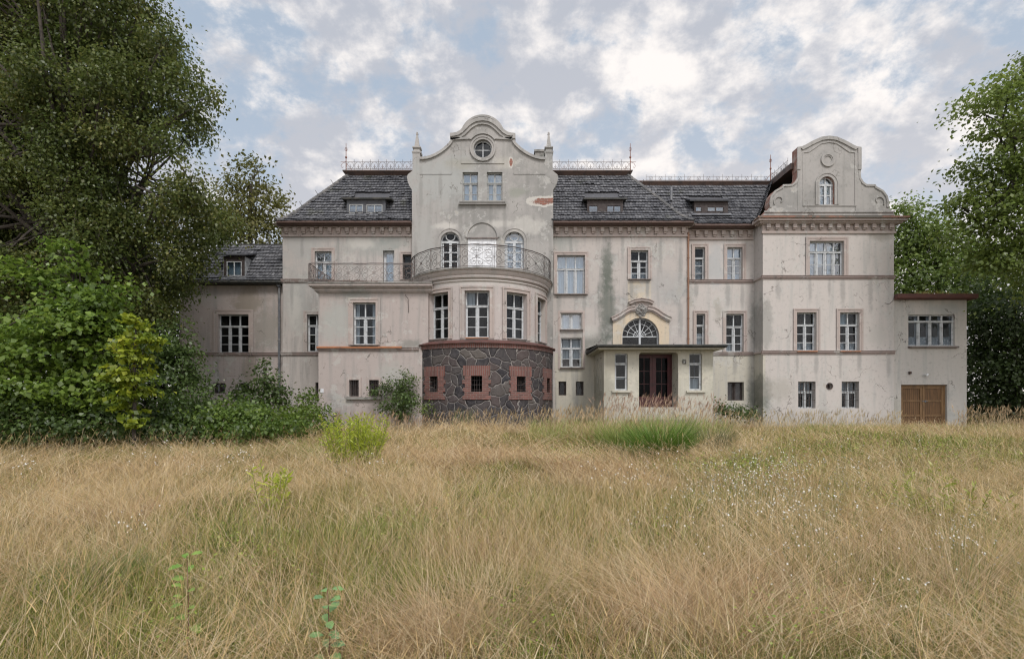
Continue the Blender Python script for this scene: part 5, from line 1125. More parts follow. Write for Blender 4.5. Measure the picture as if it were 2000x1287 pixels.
sow(1.3, 5, 2600, .40, .0030); sow(5, 9, 1300, .40, .0045); sow(9, 14, 700, .38, .007); sow(14, 19, 420, .36, .010); sow(19, 27, 300, .24, .012); sow(27, 45, 30, .5, .03)
# tall seeding grass in front of the porch and the bay
def tall(px0, px1, Y0, Y1, n, h0, h1, col, wb=.012, seed=True, lean=.35):
    x = RNG.uniform(px0, px1, n); y = RNG.uniform(Y0, Y1, n); x = (x-1000)*y/F; k = ~inside_bld(x, y); x, y = x[k], y[k]; n = len(x)
    h = RNG.uniform(h0, h1, n); az = RNG.normal(1.2, 1.2, n); l0 = np.abs(RNG.normal(.08, .1, n)); l1 = l0+np.abs(RNG.normal(lean, .2, n)); c = np.array(col)[None]*RNG.uniform(.7, 1.25, (n, 1))
    V, Q, C, tip = blades(x, y, h, az, l0, l1, np.full(n, wb*.6), c, seg=4, taper=.5); GR.add(V, Q, C)
    if seed:
        for j in range(3):
            V, Q, C, _ = blades(tip[:, 0], tip[:, 1], RNG.uniform(.12, .26, n), az+RNG.normal(0, .3, n), l1, l1+.3+.2*j, np.full(n, wb*1.3), c*np.array((1.02, .9, .86)), seg=3, z=tip[:, 2]-.03*j, taper=1.1); GR.add(V, Q, C)
tall(1165, 1400, 19.6, 21.5, 330, .9, 1.55, (.36, .27, .2)); tall(1080, 1180, 19.5, 22.5, 160, .6, 1.1, (.34, .29, .17)); tall(950, 1100, 19.0, 21.2, 160, .5, 1.0, (.36, .30, .17)); tall(820, 950, 19.0, 21.0, 120, .4, .9, (.36, .29, .18))
tall(1400, 1760, 21.5, 24.3, 420, .4, .9, (.36, .32, .18)); tall(640, 820, 18.5, 22, 260, .4, .85, (.36, .28, .18)); tall(1870, 2030, 19, 24, 240, .5, 1.1, (.36, .29, .17))
tall(880, 925, 20.2, 21.2, 120, .6, 1.1, (.17, .21, .06), seed=False); tall(1030, 1420, 15.3, 18.8, 3200, .4, .85, (.27, .31, .08), seed=False, lean=.6); tall(1560, 1990, 19, 23.5, 2600, .2, .45, (.25, .31, .07), seed=False, lean=.6); tall(0, 620, 13.4, 15.2, 2600, .25, .5, (.24, .29, .07), seed=False, lean=.6); tall(1060, 1420, 15.2, 18.0, 260, .6, 1.05, (.40, .33, .2))
def tuft(px, py, n, h, rad, cols, w, out=1.1, zt=.1, up=.15):
    x, y = gpx(px, py, zt); a = RNG.uniform(0, 6.283, n); r = rad*.5*np.sqrt(RNG.random(n)); k = RNG.random(n)[:, None]; col = (np.array(cols[0])*(1-k)+np.array(cols[1])*k)*RNG.uniform(.75, 1.2, (n, 1))
    V, Q, C, _ = blades(x+r*np.cos(a), y+r*np.sin(a), h*RNG.uniform(.5, 1.25, n), math.pi/2-a+RNG.normal(0, .6, n), np.abs(RNG.normal(up, .15, n))+r*.5, np.abs(RNG.normal(out, .4, n))+.3, np.full(n, w)*RNG.uniform(.7, 1.3, n), col, seg=5); GR.add(V, Q, C)
HAY = ((.42, .28, .15), (.64, .47, .28)); HAY2 = ((.36, .23, .12), (.56, .37, .23)); GRT_ = ((.13, .21, .035), (.32, .40, .08)); OLV = ((.22, .22, .06), (.40, .36, .13))
for px, py, n, h, rad, ou in ((930, 1230, 260, .85, .5, .5), (860, 1250, 200, .8, .4, .5), (1000, 1180, 200, .8, .5, .6), (1430, 1160, 300, .75, .5, .6), (1350, 1230, 260, .75, .4, .6), (1760, 1180, 220, .85, .6, .3), (1870, 1150, 200, .95, .3, .2), (1640, 1180, 200, .8, .6, .4), (1150, 1130, 200, .75, .6, .5), (250, 1060, 220, .7, .8, .5), (1480, 1020, 240, .85, .8, .4), (880, 1010, 240, .8, .8, .5), (100, 1150, 160, .7, .6, .5), (600, 1240, 200, .7, .5, .6), (1250, 1270, 160, .6, .3, .5)):
    x_, y_ = gpx(px, py, .1); tuft(px, py, n, h, rad, ((.46, .33, .19), (.66, .52, .33)), max(.0028, .0006*y_), ou, up=.55)
for px, py, n, h, rad, cl, ou in ((870, 905, 1500, .75, 1.6, HAY, 1.5), (960, 900, 1600, .75, 1.7, HAY2, 1.5), (1060, 910, 1300, .7, 1.5, HAY, 1.5), (1150, 925, 1200, .65, 1.3, HAY2, 1.5), (1240, 945, 1200, .6, 1.1, HAY2, 1.4), (790, 880, 1000, .6, 1.2, HAY, 1.4), (320, 915, 1400, .55, 2.2, HAY, 1.6), (220, 905, 900, .5, 1.6, HAY, 1.6), (560, 880, 900, .6, 1.4, HAY, 1.4),
      (970, 845, 1100, .7, 1.4, HAY, 1.4), (1100, 850, 1100, .75, 1.4, HAY2, 1.2), (1180, 855, 1200, .75, 1.4, HAY, 1.2), (900, 1080, 700, .5, .7, HAY2, 1.3), (1420, 1180, 1100, .5, .7, HAY2, 1.35), (1280, 1200, 800, .5, .6, HAY, 1.3), (1480, 1240, 700, .45, .5, HAY, 1.3), (850, 1240, 700, .45, .55, HAY, 1.3), (1740, 1090, 800, .5, .9, HAY2, 1.2), (1580, 1120, 700, .5, .8, HAY, 1.2), (150, 1010, 900, .5, 1.2, HAY, 1.3), (60, 960, 700, .5, 1.3, HAY2, 1.3),
      (500, 1060, 600, .35, .8, GRT_, 1.1), (300, 1130, 600, .3, .7, GRT_, 1.1), (70, 1215, 600, .28, .6, GRT_, 1.1), (1150, 830, 900, .7, 1.6, GRT_, .9), (1060, 835, 700, .6, 1.4, OLV, .9), (1400, 850, 800, .65, 1.2, OLV, 1.0), (1620, 835, 900, .45, 2.4, GRT_, .9), (1730, 850, 1000, .4, 2.6, GRT_, .9), (1900, 870, 1200, .45, 2.6, GRT_, .9), (1960, 900, 900, .45, 2.0, OLV, .9), (1480, 900, 800, .5, 1.4, GRT_, .9), (1570, 930, 700, .45, 1.2, OLV, .9), (100, 865, 1200, .5, 3.0, GRT_, .8), (260, 865, 1000, .5, 2.6, OLV, .8), (430, 870, 800, .45, 2.0, OLV, .9),
      (1260, 1060, 600, .35, .8, GRT_, 1.0), (760, 1030, 600, .35, .9, OLV, 1.0), (1930, 1100, 700, .35, .9, OLV, 1.0), (1650, 1010, 600, .4, 1.0, OLV, 1.0), (1080, 1000, 700, .4, 1.0, OLV, 1.1), (640, 960, 700, .4, 1.1, OLV, 1.1), (1000, 1250, 400, .3, .4, GRT_, 1.0), (1560, 1250, 400, .3, .4, GRT_, 1.0)):
    x_, y_ = gpx(px, py, .1); tuft(px, py, n, h, rad, cl, max(.0032, .0007*y_), ou)
_t = random.Random(77)
for _ in range(230):         # loose tufts and lodged clumps all over the field
    px, py = _t.uniform(-40, 2040), 838+450*_t.random()**1.5; x_, y_ = gpx(px, py, .1); cl = _t.choice((HAY, HAY, HAY2, OLV, OLV, GRT_))
    tuft(px, py, int(_t.uniform(140, 320)), _t.uniform(.3, .62), _t.uniform(.25, .55)+.03*y_, cl, max(.003, .0007*y_), _t.uniform(.7, 1.6), up=_t.uniform(.1, .6))
grass = GR.obj('meadow_grass', M_GRASS); tag(grass, 'tall dry straw-coloured meadow grass with green patches', 'grass', kind='stuff')
# weeds on the annex roof
RG = Acc(); n = 1500; x = RNG.uniform(ax0+.9, ax1+.0, n); y = RNG.uniform(24.5, 27.5, n); V, Q, C, _ = blades(x, y, RNG.uniform(.08, .34, n)*(1-.5*np.abs((x-ax0-2)/2.4)), RNG.uniform(0, 6.3, n), RNG.uniform(0, .5, n), RNG.uniform(.4, 1.3, n), np.full(n, .014), lerp(STRAW*.8, OLIVE[None].repeat(n, 0), RNG.random(n)), z=np.full(n, zt+.21)); RG.add(V, Q, C)
ob = RG.obj('roof_grass', M_GRASS, (ax0, 24.7, zt+.2)); tag(ob, 'dry grass growing on the flat roof of the garage annex', 'roof grass', kind='stuff')
# broad-leaved weeds growing low in the sward
WD = Acc()
for px, py, sx_, sy_, n, L in ((1430, 915, 60, 18, 900, .05), (1520, 900, 50, 14, 600, .05), (1100, 880, 40, 12, 400, .05), (1330, 840, 30, 14, 500, .06), (1210, 838, 40, 16, 500, .06), (1640, 860, 90, 14, 700, .06), (1850, 880, 90, 16, 800, .06), (560, 850, 60, 10, 500, .06), (180, 860, 120, 10, 900, .06), (1270, 1030, 50, 30, 260, .03), (480, 1070, 60, 30, 300, .03), (760, 1010, 40, 24, 200, .03), (1560, 1200, 60, 40, 200, .022), (330, 1180, 50, 40, 220, .022), (1020, 1220, 40, 30, 120, .02), (1690, 970, 60, 20, 300, .035), (930, 985, 60, 20, 220, .035)):
    pts = [gpx(RNG.normal(px, sx_), max(832, RNG.normal(py, sy_)), .28) for _ in range(n)]; x = np.array([p[0] for p in pts]); y = np.array([p[1] for p in pts]); z = zg(x, y)+RNG.uniform(.12, .42, n)
    cc = np.stack([x, y, z], 1); t = RNG.uniform(0, 6.3, n); ax_ = np.stack([np.cos(t), np.sin(t), RNG.uniform(-.3, .5, n)], 1); nr_ = np.stack([RNG.normal(0, .4, n), RNG.normal(-.3, .4, n), np.ones(n)], 1); sd = np.cross(nr_, ax_); sd /= np.linalg.norm(sd, axis=1)[:, None]; l = (L*RNG.uniform(.6, 1.4, n))[:, None]
    V = np.stack([cc-ax_*l*.5, cc+sd*l*.28, cc+ax_*l*.5, cc-sd*l*.28], 1).reshape(-1, 3); k = RNG.random(n)[:, None]; col = np.array((.15, .24, .035))*(1-k)+np.array((.33, .40, .07))*k; WD.add(V, np.arange(n*4).reshape(-1, 4), np.repeat(col, 4, axis=0))
ob = WD.obj('meadow_weeds', M_GRASS); tag(ob, 'low yellow-green broad-leaved weeds mixed into the dry meadow', 'weeds', kind='stuff')
# white daisies scattered in the meadow
FL = Acc()
for px, py, sx_, sy_, n in ((1480, 925, 80, 30, 260), (1540, 965, 80, 45, 200), (1420, 945, 60, 25, 110), (1590, 1040, 50, 50, 36), (1880, 1040, 26, 40, 60), (1720, 900, 60, 40, 50), (320, 880, 40, 18, 40), (450, 890, 40, 15, 30), (40, 905, 20, 12, 16), (255, 1025, 14, 14, 14), (740, 905, 30, 15, 16), (1200, 930, 40, 20, 30), (1310, 1010, 60, 40, 30), (1800, 1150, 60, 50, 14), (1290, 880, 30, 12, 16)):
    pts = [gpx(RNG.normal(px, sx_), max(838, RNG.normal(py, sy_)), .45) for _ in range(n)]; x = np.array([p[0] for p in pts]); y = np.array([p[1] for p in pts]); hh = RNG.uniform(.38, .62, n); az = RNG.uniform(0, 6.3, n)
    V, Q, C, tip = blades(x, y, hh, az, RNG.uniform(0, .15, n), RNG.uniform(.1, .4, n), np.full(n, .004), np.tile(np.array((.17, .2, .07)), (n, 1)), taper=.3); FL.add(V, Q, C)
    for j in range(2):
        c_ = tip+RNG.normal(0, .02, (n, 3)); r = (.0055+.0009*y)*RNG.uniform(.6, 1.2, n); t1 = RNG.uniform(0, 3.1, n); a = np.stack([np.cos(t1), np.sin(t1)*.8, .5*np.sin(t1)], 1)*r[:, None]; b_ = np.stack([-np.sin(t1)*.6, np.cos(t1)*.5, .75+0*t1], 1)*r[:, None]
        V = np.stack([c_-a, c_-b_, c_+a, c_+b_], 1).reshape(-1, 3); Q = np.arange(n*4).reshape(-1, 4); FL.add(V, Q, np.tile(np.array((.68, .68, .64)), (len(V), 1)))
ob = FL.obj('wild_flowers', M_GRASS); tag(ob, 'small white daisies scattered over the meadow', 'wild flowers', kind='stuff')
# ================================================================ leaves, trees and shrubs
M_BARK = simple('bark', (.065, .055, .045), (.035, .03, .026), 6, .9, bmp=.6); M_TWIG = simple('green_stem', (.20, .23, .06), (.14, .15, .05), 6)
def leafmesh(name, c, ax, nr, L, W, col, parent=None, origin=None, mat=None):
    """folded diamond leaves"""
    b_ = np.cross(nr, ax); b_ /= np.linalg.norm(b_, axis=1)[:, None]+1e-9
    L = L[:, None]; W = W[:, None]; fold = nr*W*.18
    V = np.stack([c-ax*L*.5, c+b_*W*.5+fold+ax*L*.05, c+ax*L*.5-nr*L*.06, c-b_*W*.5+fold+ax*L*.05], 1).reshape(-1, 3)
    n = len(c); Q = np.arange(n*4).reshape(-1, 4); return npmesh(name, V, Q, mat or M_LEAF, parent, origin, col=np.repeat(col, 4, axis=0))
def unit(v): return v/(np.linalg.norm(v, axis=1)[:, None]+1e-9)
def crown(blobs, dens, leaf, cols, clump=.28, perclump=22, droop=.5, shell=.55, rng=None, flat=.6, lump=.25):
    """clumps of leaves through lumpy ellipsoids; returns arrays"""
    rng = rng or RNG; CC = []; AA = []; NN = []; KK = []
    for (c, r) in blobs:
        c = np.array(c); r = np.array(r, float); area = 4*math.pi*((r[0]*r[1]+r[0]*r[2]+r[1]*r[2])/3); n = max(3, int(area*dens))
        d = unit(rng.normal(size=(n, 3))); ph = rng.uniform(0, 6.3, 6)
        lm = 1+lump*(np.sin(d[:, 0]*4+ph[0])*np.sin(d[:, 2]*5+ph[1])+.7*np.sin(d[:, 1]*7+ph[2]+d[:, 2]*4)); t = shell+(1-shell)*rng.random(n)**.7
        pc = c+d*r*(t*lm)[:, None]; k = rng.integers(int(perclump*.5), int(perclump*1.4), n); N = k.sum(); idx = np.repeat(np.arange(n), k)
        cs = clump*rng.uniform(.6, 1.4, n); off = rng.normal(size=(N, 3))*np.array((1, 1, flat)); off *= cs[idx][:, None]; off[:, 2] -= droop*.4*np.linalg.norm(off[:, :2], axis=1)
        out = unit(d[idx]+.8*rng.normal(size=(N, 3))+np.array((0, 0, .0))); ax = unit(out*np.array((1, 1, .6))+np.array((0, 0, -droop))+.3*rng.normal(size=(N, 3)))
        nr = unit(np.array((0, 0, 1.0))+.45*d[idx]+.55*rng.normal(size=(N, 3))); nr = unit(nr-ax*(nr*ax).sum(1)[:, None])
        tone = .55*rng.random(n)+.45*rng.random(); CC.append(pc[idx]+off); AA.append(ax); NN.append(nr); KK.append(np.stack([tone[idx]*.6+rng.random(N)*.4, rng.random(N)], 1))
    C = np.concatenate(CC); A = np.concatenate(AA); Nn = np.concatenate(NN); K = np.concatenate(KK); cols = np.array(cols, float)
    f = K[:, 0]*(len(cols)-1); i = np.minimum(f.astype(int), len(cols)-2); col = cols[i]+(cols[i+1]-cols[i])*(f-i)[:, None]; col *= (.8+.4*K[:, 1])[:, None]
    return C, A, Nn, leaf*rng.uniform(.7, 1.3, len(C)), col
def limb(mb, p0, p1, r0, r1, rng, bend=.12, n=7):
    p0 = np.array(p0, float); p1 = np.array(p1, float); L = np.linalg.norm(p1-p0); o = np.array([rng.uniform(-1, 1)*bend*L for _ in range(3)]); o[2] = abs(o[2])*.5
    mb.tube([tuple(p0+(p1-p0)*f+o*math.sin(math.pi*f)) for f in np.linspace(0, 1, n)], r0, 7, r1=r1)
def plant(name, label, cat, base, blobs, dens, leaf, cols, trunk_r=.1, top=None, wide=.62, group=None, seed=1, bark=None, crown_name='crown', extra_limbs=(), **k):
    rng = np.random.default_rng(seed); pr_ = random.Random(seed)
    root = empty(name, tuple(base), label, cat, group); C, A, Nn, L, col = crown(blobs, dens, leaf, cols, rng=rng, **k)
    leafmesh(crown_name, C, A, Nn, L, L*wide, col, root, tuple(base))
    mb = MB(); base = np.array(base, float); top = np.array(top if top is not None else np.mean([b[0] for b in blobs], axis=0), float)
    pts = [base+(top-base)*f+np.array((pr_.uniform(-.15, .15), pr_.uniform(-.15, .15), 0))*trunk_r*4*math.sin(math.pi*f) for f in np.linspace(0, 1, 8)]
    mb.tube([tuple(base-np.array((0, 0, .25)))]+[tuple(p) for p in pts], trunk_r*1.15, 9, r1=trunk_r*.35)
    for c, r in blobs:
        c = np.array(c); f = pr_.uniform(.35, .9); p0 = base+(top-base)*f; limb(mb, p0, c, trunk_r*(.42-.26*f), trunk_r*.05, pr_)
        for _ in range(2):
            e = c+np.array([pr_.uniform(-.8, .8)*q for q in r]); limb(mb, p0+(c-p0)*pr_.uniform(.5, .9), e, trunk_r*.13, trunk_r*.03, pr_, n=5)
    for a, b_, r in extra_limbs: limb(mb, a, b_, r, r*.3, pr_)
    mb.build('trunk', bark or M_BARK, root); return root
def BL(px, py, Y, rx, rz, ry=None): s = Y/F; return (P(px, py, Y), (rx*s, ry if ry else rx*s, rz*s))
# --- great lime tree on the left
def inpoly(x, y, p):
    r = False
    for (x0, y0), (x1, y1) in zip(p, p[1:]+p[:1]):
        if (y0 > y) != (y1 > y) and x < (x1-x0)*(y-y0)/(y1-y0)+x0: r = not r
    return r
LPOLY = [(-260, -180), (120, -190), (225, -60), (285, 15), (340, 70), (375, 125), (405, 180), (372, 225), (385, 262), (330, 295), (300, 330), (372, 340), (390, 385), (435, 425), (425, 465), (365, 500), (355, 575), (300, 625), (-260, 650)]
LIN = []; _r = random.Random(12); _pts = []
for _ in range(4000):
    u_, v_ = _r.uniform(-260, 440), _r.uniform(-190, 640)
    if not inpoly(u_, v_, LPOLY) or math.hypot(u_-300, v_-340) < 66 or math.hypot((u_-30)/1.6, v_-405) < 34 or math.hypot(u_-205, (v_-300)*1.3) < 34: continue
    if any(math.hypot(u_-p[0], (v_-p[1])*1.25) < 50 for p in _pts): continue
    _pts.append((u_, v_)); edge = u_ > 290
    LIN.append(BL(u_, v_, _r.uniform(17.2, 21.5), _r.uniform(38, 58)*(.75 if edge else 1), _r.uniform(30, 44)*(.8 if edge else 1)))
LIN += [BL(*q) for q in ((408, 405, 20.5, 34, 22), (440, 440, 21, 28, 18), (405, 460, 20.5, 34, 24), (388, 500, 20, 26, 26), (360, 540, 20, 22, 26), (420, 190, 19.5, 22, 14), (395, 235, 19.5, 22, 14), (350, 385, 20, 40, 28))]
for _ in range(20): LIN.append(BL(_r.uniform(-220, 130), _r.uniform(-120, 560), _r.uniform(22, 24), 80, 45))
lc = [(.048, .075, .02), (.085, .118, .028), (.135, .158, .04), (.24, .21, .062)]
tb = np.array((X(150, 19.5), 19.5, float(zg(-15.7, 19.5))))
plant('lime_tree', 'huge dark olive lime tree filling the left edge and overhanging the low wing', 'tree', tb, LIN, 8.2, .12, lc, trunk_r=.30, top=(tb[0]+.4, 19.8, 15), seed=3, clump=.26, perclump=28, droop=.6, shell=.45, lump=.4, flat=.75)
# --- lighter tree behind the left wing
plant('oak_tree', 'smaller sunlit tree rising behind the roof of the low left wing', 'tree', (X(480, 38), 38, .6), [BL(*a) for a in ((490, 350, 38, 45, 36), (450, 390, 38, 42, 42), (520, 400, 38, 44, 44), (490, 440, 37, 70, 55), (555, 480, 39, 40, 50), (430, 450, 38, 50, 60), (500, 322, 38, 20, 20))], 1.3, .26, [(.08, .09, .025), (.13, .135, .038), (.20, .18, .055)], trunk_r=.32, top=P(490, 360, 38), seed=5, clump=.55, perclump=20, shell=.4)
# --- dark trees far left behind
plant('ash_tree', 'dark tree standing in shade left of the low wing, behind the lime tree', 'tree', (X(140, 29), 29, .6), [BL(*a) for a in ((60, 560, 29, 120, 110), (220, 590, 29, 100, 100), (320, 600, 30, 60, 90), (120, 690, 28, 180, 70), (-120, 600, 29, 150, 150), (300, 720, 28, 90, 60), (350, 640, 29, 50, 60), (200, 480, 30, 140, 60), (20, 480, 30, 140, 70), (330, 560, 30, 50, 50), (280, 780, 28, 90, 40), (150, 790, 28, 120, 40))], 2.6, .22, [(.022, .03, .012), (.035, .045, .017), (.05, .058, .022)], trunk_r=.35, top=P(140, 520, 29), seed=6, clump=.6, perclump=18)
MAP = [(.05, .09, .016), (.095, .16, .024), (.16, .24, .034), (.24, .32, .05)]
plant('maple_sapling', 'bushy young maple with fresh green leaves at the far left', 'young tree', (X(150, 15.5), 15.5, float(zg(-12.5, 15.5))), [BL(*a) for a in ((130, 485, 15.5, 26, 24), (145, 520, 15.5, 34, 22), (95, 548, 15.3, 42, 18), (25, 515, 15, 30, 10), (60, 535, 15, 26, 10), (150, 570, 15.2, 44, 24), (235, 560, 15.5, 16, 10), (130, 620, 14.8, 80, 45), (185, 590, 15, 60, 40), (70, 680, 14.6, 95, 50), (190, 680, 14.8, 75, 55), (60, 760, 14.5, 110, 50), (180, 760, 14.6, 80, 50), (-50, 700, 15, 90, 110), (225, 640, 15.5, 40, 40))], 5.0, .15, MAP, trunk_r=.12, top=P(140, 480, 15.5), wide=.8, seed=8, clump=.27, perclump=24, droop=.4, shell=.3, lump=.4, flat=.28)
plant('yellow_maple_sapling', 'slender yellow-green young maple beside the bushy green one', 'young tree', (X(262, 13.8), 13.8, float(zg(-9.7, 13.8))), [BL(*a) for a in ((265, 635, 13.8, 24, 18), (240, 668, 13.8, 22, 18), (288, 668, 13.8, 24, 20), (262, 690, 13.7, 34, 20), (255, 725, 13.7, 30, 22), (270, 755, 13.8, 30, 18), (250, 775, 13.7, 26, 18), (215, 745, 13.8, 20, 10), (250, 800, 13.7, 26, 16), (265, 825, 13.6, 24, 12))], 9.0, .14, [(.10, .15, .018), (.18, .24, .022), (.29, .34, .03), (.40, .38, .04)], trunk_r=.05, top=P(265, 625, 13.8), wide=.8, seed=9, clump=.12, perclump=17, droop=.4, shell=.3, flat=.3)
DKS = [(.04, .07, .02), (.07, .115, .03), (.11, .165, .044), (.16, .22, .06)]
plant('dark_shrub', 'tall dense dark green shrub in front of the low wing wall', 'shrub', (X(352, 18), 18, .4), [BL(*a) for a in ((345, 660, 18, 38, 40), (362, 710, 18, 38, 48), (330, 730, 17.8, 50, 60), (375, 770, 17.8, 45, 35), (320, 690, 18, 35, 35))], 6, .12, DKS, trunk_r=.06, top=P(352, 640, 18), seed=10, clump=.2, perclump=24, shell=.55)
plant('elder_shrub', 'leafy elder bush growing against the drainpipe of the low wing', 'shrub', (X(510, 23), 23, .6), [BL(*a) for a in ((520, 745, 23, 34, 22), (500, 770, 22.8, 48, 24), (540, 775, 23, 36, 22), (515, 722, 23.2, 16, 10), (470, 765, 23, 26, 14), (525, 706, 23.3, 10, 6))], 6, .15, DKS, trunk_r=.045, top=P(520, 712, 23.2), seed=11, clump=.2, perclump=14, shell=.4)
IVY = [(.035, .06, .015), (.06, .10, .022), (.095, .145, .03), (.14, .19, .045)]
def mound(name, label, blobs, seed, cols=IVY, leaf=.12, dens=8):
    b0 = np.mean([b[0] for b in blobs], axis=0); plant(name, label, 'shrub', (b0[0], b0[1], float(zg(b0[0], b0[1]))), blobs, dens, leaf, cols, trunk_r=.03, seed=seed, clump=.17, perclump=20, droop=.6, shell=.55, group='bramble mounds at the meadow edge')
mound('bramble', 'bright bramble mound hiding the cellar windows of the low wing', [BL(*a) for a in ((470, 800, 17, 60, 18), (430, 815, 16, 60, 24), (510, 815, 16.5, 60, 22), (470, 835, 15.5, 70, 18), (550, 835, 15.5, 50, 14))], 12, [(.05, .09, .016), (.09, .15, .024), (.15, .22, .034), (.22, .29, .05)])
mound('bramble', 'low bramble mound at the foot of the dark shrub', [BL(*a) for a in ((340, 795, 16, 60, 28), (290, 820, 15.5, 60, 22), (380, 820, 15.5, 60, 22), (340, 840, 15, 80, 16))], 13)
mound('bramble', 'bramble thicket below the bushy green maple at the left edge', [BL(*a) for a in ((60, 810, 14.2, 80, 30), (160, 820, 14.2, 70, 26), (-40, 800, 14, 70, 45), (200, 835, 14, 60, 18), (80, 838, 13.8, 90, 16))], 14)
mound('bramble', 'leafy mound at the terrace wall corner, rightmost of the bramble mounds', [BL(*a) for a in ((597, 780, 21.5, 20, 24), (600, 805, 20, 38, 20), (570, 812, 18, 44, 18), (620, 825, 17.5, 40, 10))], 15, [(.05, .09, .016), (.09, .15, .024), (.14, .20, .034), (.20, .26, .05)])
plant('climber', 'dark climbing shrub between the terrace wall and the stone bay', 'climber', (X(780, 21.8), 21.8, .65), [BL(*a) for a in ((785, 770, 21.9, 30, 32), (775, 795, 21.7, 36, 24), (795, 740, 22.0, 18, 24), (765, 752, 22.2, 22, 14), (742, 765, 22.25, 22, 9), (805, 785, 21.3, 16, 26))], 12, .10, DKS, trunk_r=.03, top=P(788, 735, 22), seed=16, clump=.15, perclump=14, shell=.3)
mound('nettles', 'small green weeds rooted at the left foot of the stone bay', [BL(*a) for a in ((835, 800, 20.9, 12, 14), (842, 790, 20.9, 8, 10))], 17, [(.08, .12, .02), (.14, .19, .035), (.2, .25, .05)], .08)
mound('nettles', 'green weeds growing under the boarded cellar opening right of the porch', [BL(*a) for a in ((1425, 800, 24.3, 26, 12), (1450, 806, 24, 28, 10), (1405, 796, 24.4, 14, 14))], 18, DKS)
# --- right-hand trees
RT = [(.09, .13, .026), (.13, .185, .038), (.18, .235, .05), (.26, .28, .065)]
R1 = [BL(*a) for a in ((1975, 170, 21, 60, 38), (1905, 215, 21, 42, 22), (2040, 240, 21, 90, 60), (1960, 250, 20.5, 45, 28), (1950, 330, 21, 65, 32), (2050, 350, 21, 90, 60), (1890, 385, 21.5, 38, 22), (1960, 400, 21, 60, 32), (1910, 440, 21.5, 55, 30), (2010, 460, 21, 80, 50), (1960, 500, 21.3, 60, 36), (2090, 120, 22, 90, 80), (2120, 300, 23, 110, 150), (2090, 520, 22, 110, 90), (1885, 330, 22, 18, 10), (1860, 400, 21.8, 16, 10))]
plant('maple_tree', 'tall light green maple reaching in from the right edge against the sky', 'tree', (X(2110, 22), 22, .6), R1, 3.6, .16, RT, trunk_r=.33, top=P(2090, 80, 22), wide=.7, seed=21, clump=.36, perclump=26, droop=.45, shell=.35, lump=.3, flat=.35)
plant('sycamore_tree', 'mid green tree behind the garage annex, filling the gap beside the right gable', 'tree', (X(1830, 35), 35, .6), [BL(*a) for a in ((1765, 410, 35, 28, 22), (1790, 460, 35, 55, 45), (1850, 490, 35, 65, 50), (1770, 540, 35, 45, 50), (1830, 560, 34, 70, 50), (1900, 560, 35, 60, 60), (1930, 500, 36, 50, 50), (1760, 470, 36, 30, 40), (1830, 440, 36, 24, 18))], 3.0, .22, [(.07, .11, .024), (.11, .165, .034), (.16, .22, .046), (.20, .26, .055)], trunk_r=.35, top=P(1830, 430, 35), wide=.7, seed=22, clump=.55, perclump=20, shell=.5)
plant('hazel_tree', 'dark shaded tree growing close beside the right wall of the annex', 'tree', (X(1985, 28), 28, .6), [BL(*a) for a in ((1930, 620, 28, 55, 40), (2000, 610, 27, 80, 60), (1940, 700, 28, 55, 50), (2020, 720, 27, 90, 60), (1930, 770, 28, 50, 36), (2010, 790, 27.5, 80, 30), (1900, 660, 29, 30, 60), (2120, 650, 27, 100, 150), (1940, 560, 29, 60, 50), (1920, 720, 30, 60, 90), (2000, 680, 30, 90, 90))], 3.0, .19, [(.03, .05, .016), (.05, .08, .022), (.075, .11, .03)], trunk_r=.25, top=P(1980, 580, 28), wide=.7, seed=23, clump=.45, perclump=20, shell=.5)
# --- trees on the opposite side, behind the photographer (they show in the window panes)
# --- weeds and tall plants standing out of the meadow
def stems(name, label, cat, cx, cy, n, h0, h1, spread, cols, leaf, lw, step=.035, group=None, seed=1, lean=.25):
    rng = np.random.default_rng(seed); pr_ = random.Random(seed); z = float(zg(cx, cy)); root = empty(name, (cx, cy, z), label, cat, group); mb = MB(); C = []; A = []
    for i in range(n):
        a = pr_.uniform(0, 6.28); r = spread*math.sqrt(pr_.random()); b0 = np.array((cx+r*.6*math.cos(a), cy+r*.6*math.sin(a), z)); h = pr_.uniform(h0, h1); tp = b0+np.array((math.cos(a)*r*lean*2, math.sin(a)*r*lean*2, h)); md = (b0+tp)/2+np.array((pr_.uniform(-.03, .03), pr_.uniform(-.03, .03), 0))
        mb.tube([tuple(b0), tuple(md), tuple(tp)], .007, 4, r1=.003); t = np.arange(.12, 1.0, step/h)
        for f in t: C.append(b0*(1-f)**2+2*md*f*(1-f)+tp*f*f); aa = pr_.uniform(0, 6.28); A.append((math.cos(aa), math.sin(aa), pr_.uniform(.2, 1.1)))
    C = np.array(C); A = unit(np.array(A)); N = len(C); Lf = leaf*rng.uniform(.6, 1.2, N); nr = unit(rng.normal(size=(N, 3))); nr = unit(nr-A*(nr*A).sum(1)[:, None]); k = rng.random(N)[:, None]; col = np.array(cols[0])*(1-k)+np.array(cols[1])*k
    leafmesh('leaves', C+A*Lf[:, None]*.5, A, nr, Lf, Lf*lw, col, root, (cx, cy, z)); mb.build('stem', M_TWIG, root); return root
YG = ((.30, .37, .03), (.52, .58, .06))
x, y = gpx(693, 915, .1); stems('goldenrod', 'bushy yellow-green goldenrod clump left of the stone bay', 'wild plant', x, y, 130, .7, 1.3, .66, YG, .11, .24, group='goldenrod plants in the meadow', seed=31)
x, y = gpx(535, 1000, .15); stems('goldenrod', 'few bright goldenrod stalks standing in dry grass on the left side', 'wild plant', x, y, 12, .5, .85, .28, YG, .11, .24, group='goldenrod plants in the meadow', seed=32, step=.022)
